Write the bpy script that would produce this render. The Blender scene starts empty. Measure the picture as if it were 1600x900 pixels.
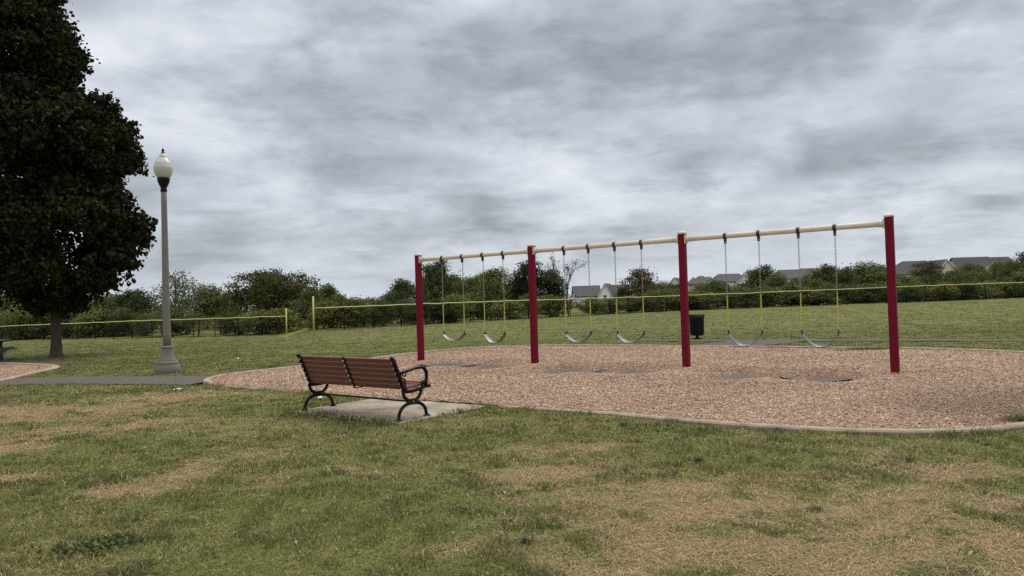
import bpy, math, random
import numpy as np
from mathutils import Vector, Matrix

random.seed(7)
rng = np.random.default_rng(7)
S = bpy.context.scene
COL = S.collection
R = math.radians

# ------------------------------------------------------------------ camera
F = 1142.0            # focal length in pixels of a 1600 px wide frame
EYE = 1.6
PITCH, ROLL = R(1.10), R(1.75)
r0 = np.array([1.0, 0, 0]); u0 = np.array([0, -math.sin(PITCH), math.cos(PITCH)])
FW = np.array([0, math.cos(PITCH), math.sin(PITCH)])
RT = math.cos(ROLL) * r0 - math.sin(ROLL) * u0
UP = math.sin(ROLL) * r0 + math.cos(ROLL) * u0
cam_d = bpy.data.cameras.new("camera"); cam = bpy.data.objects.new("camera", cam_d); COL.objects.link(cam)
cam_d.sensor_width = 36; cam_d.lens = 36 * F / 1600; cam_d.clip_start = 0.1; cam_d.clip_end = 6000
M = Matrix(((RT[0], UP[0], -FW[0], 0), (RT[1], UP[1], -FW[1], 0), (RT[2], UP[2], -FW[2], EYE), (0, 0, 0, 1)))
cam.matrix_world = M
S.camera = cam


def ray(px, py):
    return RT * ((px - 800) / F) + UP * ((450 - py) / F) + FW


def at(px, py, depth):
    d = ray(px, py); p = d * (depth / d[1]); p[2] += EYE
    return p


def gnd(px, py, z=0.0):
    d = ray(px, py); t = (z - EYE) / d[2]
    return np.array([d[0] * t, d[1] * t])


# ------------------------------------------------------------------ noise (value noise, vectorised)
def _h(ix, iy, seed):
    n = (ix * 374761393 + iy * 668265263 + seed * 974711) & 0x7fffffff
    n = ((n ^ (n >> 13)) * 1274126177) & 0x7fffffff
    n = n ^ (n >> 16)
    return (n & 0xffff) / 65535.0


def vnoise(x, y, seed=0):
    ix = np.floor(x).astype(np.int64); iy = np.floor(y).astype(np.int64)
    fx = x - ix; fy = y - iy
    fx = fx * fx * (3 - 2 * fx); fy = fy * fy * (3 - 2 * fy)
    a = _h(ix, iy, seed); b = _h(ix + 1, iy, seed); c = _h(ix, iy + 1, seed); d = _h(ix + 1, iy + 1, seed)
    return (a * (1 - fx) + b * fx) * (1 - fy) + (c * (1 - fx) + d * fx) * fy


def fbm(x, y, seed=0, octv=4):
    s = 0; a = 0.5; t = 0
    for k in range(octv):
        s = s + a * vnoise(x, y, seed + 17 * k); t += a
        x = x * 2.03 + 3.1; y = y * 2.03 + 1.7; a *= 0.5
    return s / t


def sstep(a, b, x):
    t = np.clip((x - a) / (b - a), 0, 1)
    return t * t * (3 - 2 * t)


# ------------------------------------------------------------------ materials
def new_mat(name):
    m = bpy.data.materials.new(name); m.use_nodes = True
    nt = m.node_tree
    return m, nt, nt.nodes["Principled BSDF"]


def N(nt, t, **kw):
    n = nt.nodes.new(t)
    for k, v in kw.items():
        setattr(n, k, v)
    return n


def mat(name, col, rough=0.6, var=0.25, scale=8.0, bump=0.0, bscale=60.0, metal=0.0, spec=0.5, stretch=None, dirt=None):
    """colour with procedural mottling, optional bump and a second dirt colour"""
    m, nt, b = new_mat(name); L = nt.links.new
    tc = N(nt, "ShaderNodeTexCoord"); mp = N(nt, "ShaderNodeMapping")
    L(tc.outputs["Object"], mp.inputs[0])
    if stretch:
        mp.inputs["Scale"].default_value = stretch
    nz = N(nt, "ShaderNodeTexNoise"); nz.inputs["Scale"].default_value = scale; nz.inputs["Detail"].default_value = 6
    nz.inputs["Roughness"].default_value = 0.65
    L(mp.outputs[0], nz.inputs["Vector"])
    rp = N(nt, "ShaderNodeValToRGB")
    e = rp.color_ramp.elements
    e[0].position = 0.3; e[1].position = 0.7
    lo = dirt if dirt else [c * (1 - var) for c in col]
    e[0].color = (*lo, 1); e[1].color = (*[min(1, c * (1 + var)) for c in col], 1)
    L(nz.outputs[0], rp.inputs[0]); L(rp.outputs[0], b.inputs["Base Color"])
    b.inputs["Roughness"].default_value = rough; b.inputs["Metallic"].default_value = metal
    b.inputs["Specular IOR Level"].default_value = spec
    if bump:
        nb = N(nt, "ShaderNodeTexNoise"); nb.inputs["Scale"].default_value = bscale; nb.inputs["Detail"].default_value = 4
        L(mp.outputs[0], nb.inputs["Vector"])
        bp = N(nt, "ShaderNodeBump"); bp.inputs["Strength"].default_value = bump; bp.inputs["Distance"].default_value = 0.02
        L(nb.outputs[0], bp.inputs["Height"]); L(bp.outputs[0], b.inputs["Normal"])
    return m


def leaf_mat(name, rough=0.55, trans=0.25, spec=0.3):
    """colour comes from the per-leaf attribute 'tint'; thin leaves let some light through"""
    m, nt, b = new_mat(name); L = nt.links.new
    a = N(nt, "ShaderNodeAttribute", attribute_name="tint")
    oi = N(nt, "ShaderNodeObjectInfo")
    hs = N(nt, "ShaderNodeHueSaturation")
    mr = N(nt, "ShaderNodeMapRange"); mr.inputs[3].default_value = 0.493; mr.inputs[4].default_value = 0.518
    L(oi.outputs["Random"], mr.inputs[0]); L(mr.outputs[0], hs.inputs["Hue"])
    mr2 = N(nt, "ShaderNodeMapRange"); mr2.inputs[3].default_value = 0.9; mr2.inputs[4].default_value = 1.25
    L(oi.outputs["Random"], mr2.inputs[0]); L(mr2.outputs[0], hs.inputs["Value"])
    L(a.outputs["Color"], hs.inputs["Color"])
    L(hs.outputs[0], b.inputs["Base Color"])
    b.inputs["Roughness"].default_value = rough; b.inputs["Specular IOR Level"].default_value = spec
    tr = N(nt, "ShaderNodeBsdfTranslucent"); L(hs.outputs[0], tr.inputs[0])
    mx = N(nt, "ShaderNodeMixShader"); mx.inputs[0].default_value = trans
    L(b.outputs[0], mx.inputs[1]); L(tr.outputs[0], mx.inputs[2])
    L(mx.outputs[0], nt.nodes["Material Output"].inputs[0])
    return m


# ------------------------------------------------------------------ mesh helpers
def link(name, me, material=None, parent=None, loc=None):
    o = bpy.data.objects.new(name, me); COL.objects.link(o)
    if material is not None and me is not None and not me.materials:
        me.materials.append(material)
    if parent is not None:
        o.parent = parent
    if loc is not None:
        o.location = loc
    return o


def tag(o, label=None, cat=None, group=None, kind=None):
    if label: o["label"] = label
    if cat: o["category"] = cat
    if group: o["group"] = group
    if kind: o["kind"] = kind
    return o


def thing(name, label, cat, loc=(0, 0, 0), rz=0.0, group=None):
    o = link(name, None, None, None, loc); o.rotation_euler = (0, 0, rz)
    o.empty_display_size = 0.2
    return tag(o, label, cat, group)


class MB:
    def __init__(self):
        self.v = []; self.f = []; self.sm = []

    def add(self, vs, fs, smooth=False):
        k = len(self.v)
        self.v += [tuple(map(float, p)) for p in vs]
        self.f += [tuple(i + k for i in f) for f in fs]
        self.sm += [smooth] * len(fs)
        return self

    def box(self, c, s, m=None):
        x, y, z = c; a, b, d = s[0] / 2, s[1] / 2, s[2] / 2
        vs = [Vector((x + i * a, y + j * b, z + k * d)) for i in (-1, 1) for j in (-1, 1) for k in (-1, 1)]
        if m is not None: vs = [m @ p for p in vs]
        return self.add(vs, [(0, 1, 3, 2), (4, 6, 7, 5), (0, 4, 5, 1), (2, 3, 7, 6), (0, 2, 6, 4), (1, 5, 7, 3)])

    def tube(self, pts, rad, n=8, cap=True, smooth=True, flat=1.0, closed=False, axis=None):
        """tube along a polyline; rad a number or a list; flat squeezes it along 'axis'"""
        pts = [Vector(p) for p in pts]; m = len(pts)
        if not hasattr(rad, "__len__"): rad = [rad] * m
        vs = []; up = None
        for i, p in enumerate(pts):
            if closed: t = pts[(i + 1) % m] - pts[i - 1]
            else: t = pts[min(i + 1, m - 1)] - pts[max(i - 1, 0)]
            t.normalize()
            if axis is not None:
                a = Vector(axis); a = (a - t * a.dot(t)).normalized()
            elif up is None:
                a = t.orthogonal().normalized()
            else:
                a = (up - t * up.dot(t)).normalized()
            up = a; b = t.cross(a)
            for k in range(n):
                w = 2 * math.pi * k / n
                vs.append(p + a * (math.cos(w) * rad[i] * flat) + b * (math.sin(w) * rad[i]))
        fs = []
        for i in range(m if closed else m - 1):
            j = (i + 1) % m
            for k in range(n):
                q = (k + 1) % n
                fs.append((i * n + k, i * n + q, j * n + q, j * n + k))
        self.add(vs, fs, smooth)
        if cap and not closed:
            k0 = len(self.v) - len(vs)
            self.f.append(tuple(k0 + k for k in reversed(range(n)))); self.sm.append(False)
            self.f.append(tuple(k0 + (m - 1) * n + k for k in range(n))); self.sm.append(False)
        return self

    def lathe(self, prof, n=32, flute=None, smooth=True, c=(0, 0, 0)):
        """prof [(r,z)]; flute(i_prof, angle)-> radius factor"""
        vs = []
        for i, (r, z) in enumerate(prof):
            for k in range(n):
                w = 2 * math.pi * k / n
                rr = r * (flute(i, k) if flute else 1)
                vs.append((c[0] + rr * math.cos(w), c[1] + rr * math.sin(w), c[2] + z))
        fs = []
        for i in range(len(prof) - 1):
            for k in range(n):
                q = (k + 1) % n
                fs.append((i * n + k, i * n + q, (i + 1) * n + q, (i + 1) * n + k))
        fs.append(tuple(reversed(range(n)))); fs.append(tuple((len(prof) - 1) * n + k for k in range(n)))
        return self.add(vs, fs, smooth)

    def build(self, name, material, parent=None, loc=None, bevel=0.0):
        me = bpy.data.meshes.new(name); me.from_pydata(self.v, [], self.f)
        me.polygons.foreach_set("use_smooth", self.sm); me.update()
        o = link(name, me, material, parent, loc)
        if bevel:
            b = o.modifiers.new("bevel", "BEVEL"); b.width = bevel; b.segments = 2; b.limit_method = "ANGLE"; b.angle_limit = R(40)
        return o


def np_mesh(name, verts, faces, tint=None, smooth=False):
    """faces: (n,k) int array; tint: (nverts,3)"""
    me = bpy.data.meshes.new(name)
    nv = len(verts); nf, k = faces.shape
    me.vertices.add(nv); me.vertices.foreach_set("co", np.ascontiguousarray(verts, dtype=np.float32).ravel())
    me.loops.add(nf * k); me.loops.foreach_set("vertex_index", np.ascontiguousarray(faces, dtype=np.int32).ravel())
    me.polygons.add(nf); me.polygons.foreach_set("loop_start", np.arange(0, nf * k, k, dtype=np.int32))
    me.polygons.foreach_set("loop_total", np.full(nf, k, dtype=np.int32))
    if smooth: me.polygons.foreach_set("use_smooth", np.ones(nf, dtype=bool))
    me.update(calc_edges=True)
    if tint is not None:
        a = me.attributes.new("tint", "FLOAT_COLOR", "POINT")
        c = np.ones((nv, 4), dtype=np.float32); c[:, :3] = tint
        a.data.foreach_set("color", c.ravel())
    return me


# ------------------------------------------------------------------ plan: polygons on the ground, from the lens geometry above
def smooth_poly(pts, n=10):
    P = np.array(pts); m = len(P); out = []
    for i in range(m):
        p0, p1, p2, p3 = P[i - 1], P[i], P[(i + 1) % m], P[(i + 2) % m]
        for t in np.linspace(0, 1, n, endpoint=False):
            out.append(0.5 * ((2 * p1) + (-p0 + p2) * t + (2 * p0 - 5 * p1 + 4 * p2 - p3) * t * t + (-p0 + 3 * p1 - 3 * p2 + p3) * t ** 3))
    return np.array(out)


bed_px = [(317, 598.5), (327, 593), (352, 588), (400, 582), (470, 574), (560, 564.5), (620, 556.5), (680, 550), (740, 545), (800, 542.3), (870, 541),
          (960, 541), (1060, 542.5), (1180, 543.5), (1300, 545), (1400, 546), (1500, 548.5), (1600, 553), (1720, 562), (1800, 577),
          (1830, 597), (1800, 625), (1720, 652), (1600, 672), (1540, 678), (1470, 681), (1400, 681), (1300, 678), (1200, 672), (1100, 664),
          (1000, 654), (900, 645), (800, 638), (720, 632), (650, 627), (570, 621), (473, 613.5), (420, 609.5), (357, 605), (330, 602)]
BED = smooth_poly([gnd(*p) for p in bed_px], 6)
bed2_px = [(-170, 566), (-60, 567), (20, 568.5), (70, 570.5), (92, 573), (88, 577), (60, 583), (36, 589), (0, 597), (-70, 604), (-170, 603)]
BED2 = smooth_poly([gnd(*p) for p in bed2_px], 6)


def inside(x, y, poly):
    c = np.zeros(len(x), bool); n = len(poly)
    for i in range(n):
        x1, y1 = poly[i - 1]; x2, y2 = poly[i]
        if y1 == y2: continue
        m = ((y1 > y) != (y2 > y)) & (x < (x2 - x1) * (y - y1) / (y2 - y1) + x1)
        c ^= m
    return c


def edge_dist(x, y, poly, closed=True):
    d = np.full(len(x), 1e9)
    for i in range(0 if closed else 1, len(poly)):
        a = poly[i - 1]; b = poly[i]; e = b - a; l = max(e @ e, 1e-12)
        t = np.clip(((x - a[0]) * e[0] + (y - a[1]) * e[1]) / l, 0, 1)
        d = np.minimum(d, np.hypot(x - a[0] - t * e[0], y - a[1] - t * e[1]))
    return d


def sdf(x, y, poly):
    d = edge_dist(x, y, poly)
    return np.where(inside(x, y, poly), -d, d)


# terrain
fc = [(-300, 540, 74, 0), (0, 533, 68, 0), (220, 529, 61, 0), (448, 524, 56, 0), (490, 518, 46.5, 0), (640, 509.5, 50, 0), (830, 498.5, 58, 0),
      (1020, 488, 64, 0), (1200, 480.5, 67, 0), (1420, 473, 69, 0), (1600, 466, 70, 0), (1900, 455, 72, 0)]
FU = []; FD = []; FZ = []
for px, py, d, _ in fc:
    p = at(px, py, d); FU.append(p[0] / p[1]); FD.append(d); FZ.append(p[2])
FU = np.array(FU); FD = np.array(FD); FZ = np.array(FZ)


def terrain(x, y):
    x = np.asarray(x, float); y = np.asarray(y, float)
    yy = np.maximum(y, 1.0); u = x / yy
    zf = np.interp(u, FU, FZ); d = np.interp(u, FU, FD)
    return zf * sstep(0, 1, (yy - 27) / (d - 27))


def tz(x, y):
    return float(terrain(np.array([x]), np.array([y]))[0])


# swing line
P1 = gnd(658, 565); P4 = gnd(1399, 586.5)
SD = (P4 - P1) / np.linalg.norm(P4 - P1); SL = np.linalg.norm(P4 - P1)
SNrm = np.array([-SD[1], SD[0]])
if SNrm[1] < 0: SNrm = -SNrm


def on_line(px, py):
    """distance along the swing line hit by a pixel's ray (vertical plane through the posts)"""
    d = ray(px, py); n = SNrm
    t = (P1 @ n) / (d[0] * n[0] + d[1] * n[1])
    q = np.array([d[0] * t, d[1] * t])
    return (q - P1) @ SD


post_s = [0.0, on_line(836, 572), on_line(1073, 579), SL]
hang_px = [[(691, 409), (722, 407)], [(754, 405), (786, 402)], [(881, 392), (919, 390)], [(960, 386), (1002, 383)],
           [(1133, 371), (1185, 366)], [(1247, 361), (1304, 355)]]
hang_s = [[on_line(*a), on_line(*b)] for a, b in hang_px]
print("posts", post_s, "hang", hang_s)
mats_px = [(706, 570.5), (768, 573), (893, 579), (985, 580), (1160, 588), (1284, 590.5)]
MATC = [gnd(*p) for p in mats_px]


def bed_z(x, y):
    z = 0.02 + 0.05 * (fbm(x * 0.55, y * 0.55, 5, 3) - 0.5) + 0.018 * (fbm(x * 4, y * 4, 9, 2) - 0.5)
    for c in MATC:
        a = (x - c[0]) * SD[0] + (y - c[1]) * SD[1]; b = (x - c[0]) * SNrm[0] + (y - c[1]) * SNrm[1]
        q = (a / 0.62) ** 2 + (b / 0.85) ** 2
        z = z - 0.075 * np.exp(-q ** 1.6 * 0.6) + 0.02 * np.exp(-(np.sqrt(q) - 1.9) ** 2 * 3)
    return z


# paths
def strip(center_px, width):
    return np.array([gnd(*p) for p in center_px]), width


PATH1, W1 = strip([(-260, 600), (-100, 599), (0, 597.5), (80, 594.5), (200, 593.8), (300, 594.5), (335, 596)], 1.75)
PATH2, W2 = strip([(985, 531.8), (1080, 532.2), (1200, 532.3), (1320, 531.8), (1450, 531.5), (1600, 532), (1800, 535)], .95)
PATH3, W3 = strip([(1215, 533), (1160, 537), (1120, 543)], 2.3)
PATHS = [(PATH1, W1), (PATH2, W2), (PATH3, W3)]


def path_dist(x, y):
    d = np.full(len(x), 1e9)
    for P, w in PATHS:
        d = np.minimum(d, edge_dist(x, y, P, closed=False) - w / 2)
    return d


# bench frame and its pad
BA = gnd(474.5, 643.5); BB = gnd(621, 660.5)
BX = (BB - BA) / np.linalg.norm(BB - BA); BLEN = np.linalg.norm(BB - BA); BY = np.array([-BX[1], BX[0]])
print("bench length", BLEN)


def bl(x, y):
    return BA + BX * x + BY * y


PAD = np.array([bl(-0.12, -0.14), bl(BLEN + 0.16, -0.14), bl(BLEN + 0.16, 1.72), bl(-0.12, 1.62)])

# dryness of the lawn: straw patches where the photograph has them
dry_spots = [(960, 775, .55), (1050, 770, .6), (1040, 830, .75), (1150, 790, .65), (1130, 860, .6), (1280, 800, .6), (1420, 775, .6), (1420, 840, .7), (1540, 800, .7),
             (1560, 870, .55), (1300, 880, .5), (980, 880, .4), (1230, 850, .5), (60, 640, 1.1), (160, 640, .9), (250, 622, .8), (90, 676, .6), (20, 700, .5), (210, 665, .5), (20, 655, .9),
             (280, 742, .28), (340, 727, .25), (405, 716, .3), (215, 768, .26), (545, 737, .2), (50, 740, .25),
             (900, 700, .3), (1500, 740, .4), (700, 855, .3), (870, 745, .4)]
DS = [(gnd(a, b), r) for a, b, r in dry_spots]
soil_spots = [(15, 628, .55), (-30, 628, .7), (120, 568, .9), (88, 560, 1.0), (60, 566, .8)]
SS = [(gnd(a, b), r) for a, b, r in soil_spots]


def dryness(x, y):
    w = 0.55
    xx = x + w * (fbm(x * 1.6, y * 1.6, 21, 4) - 0.5) * 1.6; yy = y + w * (fbm(x * 1.6, y * 1.6, 22, 4) - 0.5) * 1.6
    s = np.zeros_like(x)
    for c, r in DS:
        q = ((xx - c[0]) / (1.35 * r)) ** 2 + ((yy - c[1]) / r) ** 2
        s = np.maximum(s, np.exp(-q * 1.1))
    n = fbm(x * 2.6, y * 2.6, 31, 5); n2 = fbm(x * 0.9 + 9, y * 0.9, 33, 4)
    n3 = fbm(x * 8, y * 8, 35, 4)
    d = s * (0.12 + 1.2 * n) + 0.55 * (n2 - 0.5) + 0.4 * (n - 0.5) + (0.3 + 1.1 * s) * (n3 - .5) - 0.03
    return np.clip(d, 0, 1)


def soilness(x, y):
    s = np.zeros_like(x)
    for c, r in SS:
        q = ((x - c[0]) / (1.4 * r)) ** 2 + ((y - c[1]) / r) ** 2
        s = np.maximum(s, np.exp(-q * 1.2))
    return np.clip(s * (0.5 + fbm(x * 3, y * 3, 41, 4)) * 1.1, 0, 1)


# ------------------------------------------------------------------ lawn
def axis(segs):
    out = [segs[0][0]]
    for a, b, n in segs:
        out += list(np.linspace(a, b, n + 1)[1:])
    return np.array(out)


gx = axis([(-3000, -400, 8), (-400, -80, 16), (-80, -16, 64), (-16, 18, 270), (18, 80, 62), (80, 400, 16), (400, 3000, 8)])
gy = axis([(-400, -4, 8), (-4, 3, 8), (3, 30, 215), (30, 90, 120), (90, 400, 30), (400, 4500, 12)])
X, Y = np.meshgrid(gx, gy); xf = X.ravel(); yf = Y.ravel()
z = terrain(xf, yf)
near = (yf > 2) & (yf < 32) & (np.abs(xf) < 30)
bumpz = 0.035 * (fbm(xf * 1.1, yf * 1.1, 3, 4) - 0.5) * ((yf > 0) & (yf < 60))
z = z + bumpz
xs, ys = xf[near], yf[near]
s1 = np.minimum(sdf(xs, ys, BED), sdf(xs, ys, BED2))
zn = z[near]
zn = zn - 0.4 * sstep(-0.12, -0.45, s1)
zn = zn - 0.035 * sstep(0.05, -0.2, path_dist(xs, ys)) - 0.05 * sstep(0.0, -0.12, sdf(xs, ys, PAD))
z[near] = zn
ny, nx = X.shape
ii = (np.arange(ny - 1)[:, None] * nx + np.arange(nx - 1)[None, :]).ravel()
fac = np.stack([ii, ii + 1, ii + nx + 1, ii + nx], 1)
lawn_me = np_mesh("lawn", np.stack([xf, yf, z], 1), fac, smooth=True)
at_d = lawn_me.attributes.new("dry", "FLOAT", "POINT"); dd = np.zeros(len(xf)); dd[near] = dryness(xs, ys) * sstep(31, 26, ys)
far = ~near
dd[far & (np.abs(xf) < 100) & (yf < 100) & (yf > 0)] = 0.12
at_d.data.foreach_set("value", dd.astype(np.float32))
at_s = lawn_me.attributes.new("soil", "FLOAT", "POINT"); sv = np.zeros(len(xf)); sv[near] = soilness(xs, ys)
at_s.data.foreach_set("value", sv.astype(np.float32))

GREEN = np.array([0.122, 0.148, 0.040]); OLIVE = np.array([0.178, 0.172, 0.060]); STRAW = np.array([0.49, 0.37, 0.225]); DKGREEN = np.array([0.062, 0.090, 0.034])
SOIL = np.array([0.10, 0.072, 0.05])


def lawn_material():
    m, nt, b = new_mat("lawn"); L = nt.links.new
    geo = N(nt, "ShaderNodeNewGeometry")

    def noise(scale, detail=5, sc=(1, 1, 1), rough=0.6):
        mp = N(nt, "ShaderNodeMapping"); mp.inputs["Scale"].default_value = sc; L(geo.outputs["Position"], mp.inputs[0])
        n = N(nt, "ShaderNodeTexNoise"); n.inputs["Scale"].default_value = scale; n.inputs["Detail"].default_value = detail
        n.inputs["Roughness"].default_value = rough
        L(mp.outputs[0], n.inputs["Vector"]); return n.outputs[0]

    def mixc(f, a, c):
        x = N(nt, "ShaderNodeMix", data_type="RGBA"); x.clamp_factor = True
        if hasattr(f, "links") or hasattr(f, "is_output"): L(f, x.inputs[0])
        else: x.inputs[0].default_value = f
        for s, v in ((6, a), (7, c)):
            if hasattr(v, "is_output"): L(v, x.inputs[s])
            else: x.inputs[s].default_value = (*v, 1)
        return x.outputs[2]

    def mr(v, a, c, lo=0, hi=1):
        x = N(nt, "ShaderNodeMapRange"); x.inputs[1].default_value = a; x.inputs[2].default_value = c
        x.inputs[3].default_value = lo; x.inputs[4].default_value = hi; L(v, x.inputs[0]); return x.outputs[0]

    base = mixc(mr(noise(0.5, 6, (0.35, 1, 1)), .42, .62), GREEN * 1.0, OLIVE * 0.98)
    base = mixc(mr(noise(2.4, 6, (0.4, 1, 1)), .5, .72, 0, .55), base, DKGREEN * 1.2)
    base = mixc(mr(noise(0.09, 4, (0.3, 1, 1)), .48, .66, 0, .5), base, np.array([.15, .125, .055]))
    base = mixc(mr(noise(30, 3), .5, .75, 0, .5), base, OLIVE * 1.25)
    ad = N(nt, "ShaderNodeAttribute", attribute_name="dry")
    fine = mr(noise(22, 5), .3, .7, .55, 1.2)
    mul = N(nt, "ShaderNodeMath", operation="MULTIPLY"); L(ad.outputs["Fac"], mul.inputs[0]); L(fine, mul.inputs[1])
    tex = noise(70, 5, (1, 1, 1), .8)
    base = mixc(mul.outputs[0], base, mixc(mr(tex, .35, .65), STRAW * .42, STRAW * .82))
    as_ = N(nt, "ShaderNodeAttribute", attribute_name="soil")
    base = mixc(as_.outputs["Fac"], base, SOIL)
    L(base, b.inputs["Base Color"]); b.inputs["Roughness"].default_value = 0.95; b.inputs["Specular IOR Level"].default_value = 0.1
    bp = N(nt, "ShaderNodeBump"); bp.inputs["Strength"].default_value = 0.9; bp.inputs["Distance"].default_value = 0.04
    L(noise(16, 6, (1, 1, 1), .75), bp.inputs["Height"]); L(bp.outputs[0], b.inputs["Normal"])
    return m


tag(link("ground", lawn_me, lawn_material()), "mown park lawn of green grass with straw coloured worn patches", None, None, "structure")


# grass blades -------------------------------------------------------
def grass():
    def wedge(n, d0, d1, pw):
        u = rng.random(n); e = 2 - pw
        d = (d0 ** e + u * (d1 ** e - d0 ** e)) ** (1 / e)
        x = (rng.random(n) * 2 - 1) * (0.78 * d + 1.0)
        return x, d
    x, y = wedge(950000, 3.0, 80.0, 1.66)
    ok = (sdf(x, y, BED) > -0.035 + .05 * fbm(x * 6, y * 6, 79, 2)) & (sdf(x, y, BED2) > 0.0)
    x, y = x[ok], y[ok]
    ok = (path_dist(x, y) > -0.04 + 0.1 * (fbm(x * 5, y * 5, 77, 2) - .5)) & (sdf(x, y, PAD) > -0.03 - 0.16 * fbm(x * 3, y * 3, 78, 3) * (y < 11.2))
    x, y = x[ok], y[ok]
    dr = dryness(x, y); so = soilness(x, y)
    keep = rng.random(len(x)) > so * 0.9
    x, y, dr = x[keep], y[keep], dr[keep]
    n = len(x)
    # clumping: pull blades together a little
    tuft = fbm(x * 5, y * 5, 51, 3); big = fbm(x * 0.8, y * 0.8, 52, 3)
    ebed = np.minimum(sdf(x, y, BED), sdf(x, y, PAD))
    h = (0.018 + 0.04 * sstep(.38, .75, tuft) + 0.012 * rng.random(n)) * (0.75 + .5 * big) * (1 - .45 * dr)
    h = h * (1 - .45 * sstep(14, 40, y)) * (1 + 0.9 * np.exp(-np.maximum(ebed, 0) / 0.12)) * (0.75 + 0.5 * rng.random(n))
    dsc = np.clip(y / 7.0, 0.75, 7.0)
    w = (0.0026 + 0.0022 * rng.random(n)) * dsc
    ang = rng.random(n) * 2 * np.pi; lean = (0.35 + 0.9 * rng.random(n)) * (1 + 2.2 * dr + 1.2 * sstep(12, 35, y))
    la = rng.random(n) * 2 * np.pi
    zb = terrain(x, y) + 0.035 * (fbm(x * 1.1, y * 1.1, 3, 4) - 0.5) - 0.006
    B = np.stack([x, y, zb], 1); W = np.stack([np.cos(ang) * w, np.sin(ang) * w, np.zeros(n)], 1)
    dirx = np.cos(la); diry = np.sin(la)
    m1 = np.stack([dirx * h * lean * .35, diry * h * lean * .35, h * .62], 1)
    m2 = np.stack([dirx * h * lean * 1.1, diry * h * lean * 1.1, h * np.maximum(.12, 1.0 - .3 * np.minimum(lean, 3))], 1)
    V = np.empty((n, 5, 3)); V[:, 0] = B - W; V[:, 1] = B + W; V[:, 2] = B + m1 + W * .75; V[:, 3] = B + m1 - W * .75; V[:, 4] = B + m2
    t = rng.random(n)[:, None]; p = rng.random(n)
    col = GREEN * (1 - t) + OLIVE * t
    dk = sstep(.5, .72, fbm(x * 1.7, y * 1.7, 61, 4))[:, None] * 0.55
    col = col * (1 - dk) + DKGREEN * dk
    isdry = (p < np.clip(dr * 1.15 + 0.10, 0, .92))[:, None]
    col = np.where(isdry, STRAW * (0.65 + 0.6 * t), col) * (0.8 + 0.4 * rng.random(n))[:, None]
    fade = (sstep(9, 34, y) * .86)[:, None]; mot = fbm(x * .25, y * .12, 63, 4)[:, None]; mot2 = fbm(x * .9, y * .35, 64, 4)[:, None]
    mean = GREEN * .80 * (1 - mot) + OLIVE * .86 * mot
    mean = mean * (.60 + .66 * mot2) * np.array([.86, 1.0, .74])
    col = col * (1 - fade) + mean * fade
    # dead straw lying flat in the worn patches
    xs_, ys_ = wedge(700000, 3.0, 19.0, 1.3)
    kk = rng.random(len(xs_)) < np.clip(dryness(xs_, ys_) * 1.3 + .06, 0, 1); xs_, ys_ = xs_[kk], ys_[kk]
    kk = (sdf(xs_, ys_, BED) > .02) & (path_dist(xs_, ys_) > .05) & (sdf(xs_, ys_, PAD) > 0.02); xs_, ys_ = xs_[kk], ys_[kk]
    ns_ = len(xs_); a_ = rng.random(ns_) * 2 * np.pi; l_ = .014 + .03 * rng.random(ns_) ** 2; ds_ = np.clip(ys_ / 7, .75, 3); w_ = (.0013 + .0013 * rng.random(ns_)) * ds_
    zs_ = terrain(xs_, ys_) + 0.035 * (fbm(xs_ * 1.1, ys_ * 1.1, 3, 4) - 0.5) + .003 + .014 * rng.random(ns_) ** 1.5
    up_ = (rng.random(ns_) - .4) * .022; c_ = np.stack([xs_, ys_, zs_], 1)
    d_ = np.stack([np.cos(a_) * l_, np.sin(a_) * l_, up_], 1); p_ = np.stack([-np.sin(a_) * w_, np.cos(a_) * w_, 0 * w_], 1)
    Vs = np.empty((ns_, 5, 3)); Vs[:, 0] = c_ - d_ - p_; Vs[:, 1] = c_ - d_ + p_; Vs[:, 2] = c_ + p_ + np.array([0, 0, .004]); Vs[:, 3] = c_ - p_ + np.array([0, 0, .004]); Vs[:, 4] = c_ + d_
    cs_ = STRAW[None] * (.45 + .95 * rng.random(ns_) ** 1.2)[:, None] * np.array([1, .98, .95]) ** (rng.random(ns_)[:, None] * 4)
    V = np.concatenate([V, Vs]); col = np.concatenate([col, cs_]); n = len(V)
    me = bpy.data.meshes.new("grass")
    k = np.arange(n, dtype=np.int64)[:, None] * 5
    loops = np.concatenate([k + 0, k + 1, k + 2, k + 3, k + 3, k + 2, k + 4], 1).astype(np.int32)
    me.vertices.add(n * 5); me.vertices.foreach_set("co", V.reshape(-1).astype(np.float32))
    me.loops.add(n * 7); me.loops.foreach_set("vertex_index", loops.ravel())
    me.polygons.add(n * 2)
    st = (np.arange(n)[:, None] * 7 + np.array([0, 4])).ravel().astype(np.int32)
    me.polygons.foreach_set("loop_start", st); me.polygons.foreach_set("loop_total", np.tile([4, 3], n).astype(np.int32))
    me.update(calc_edges=True)
    a = me.attributes.new("tint", "FLOAT_COLOR", "POINT"); c = np.ones((n, 5, 4), dtype=np.float32); c[:, :, :3] = col[:, None, :]
    a.data.foreach_set("color", c.ravel())
    tag(link("grass", me, M_GRASS), "short mown grass blades, green and straw coloured", "grass", None, "stuff")


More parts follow.
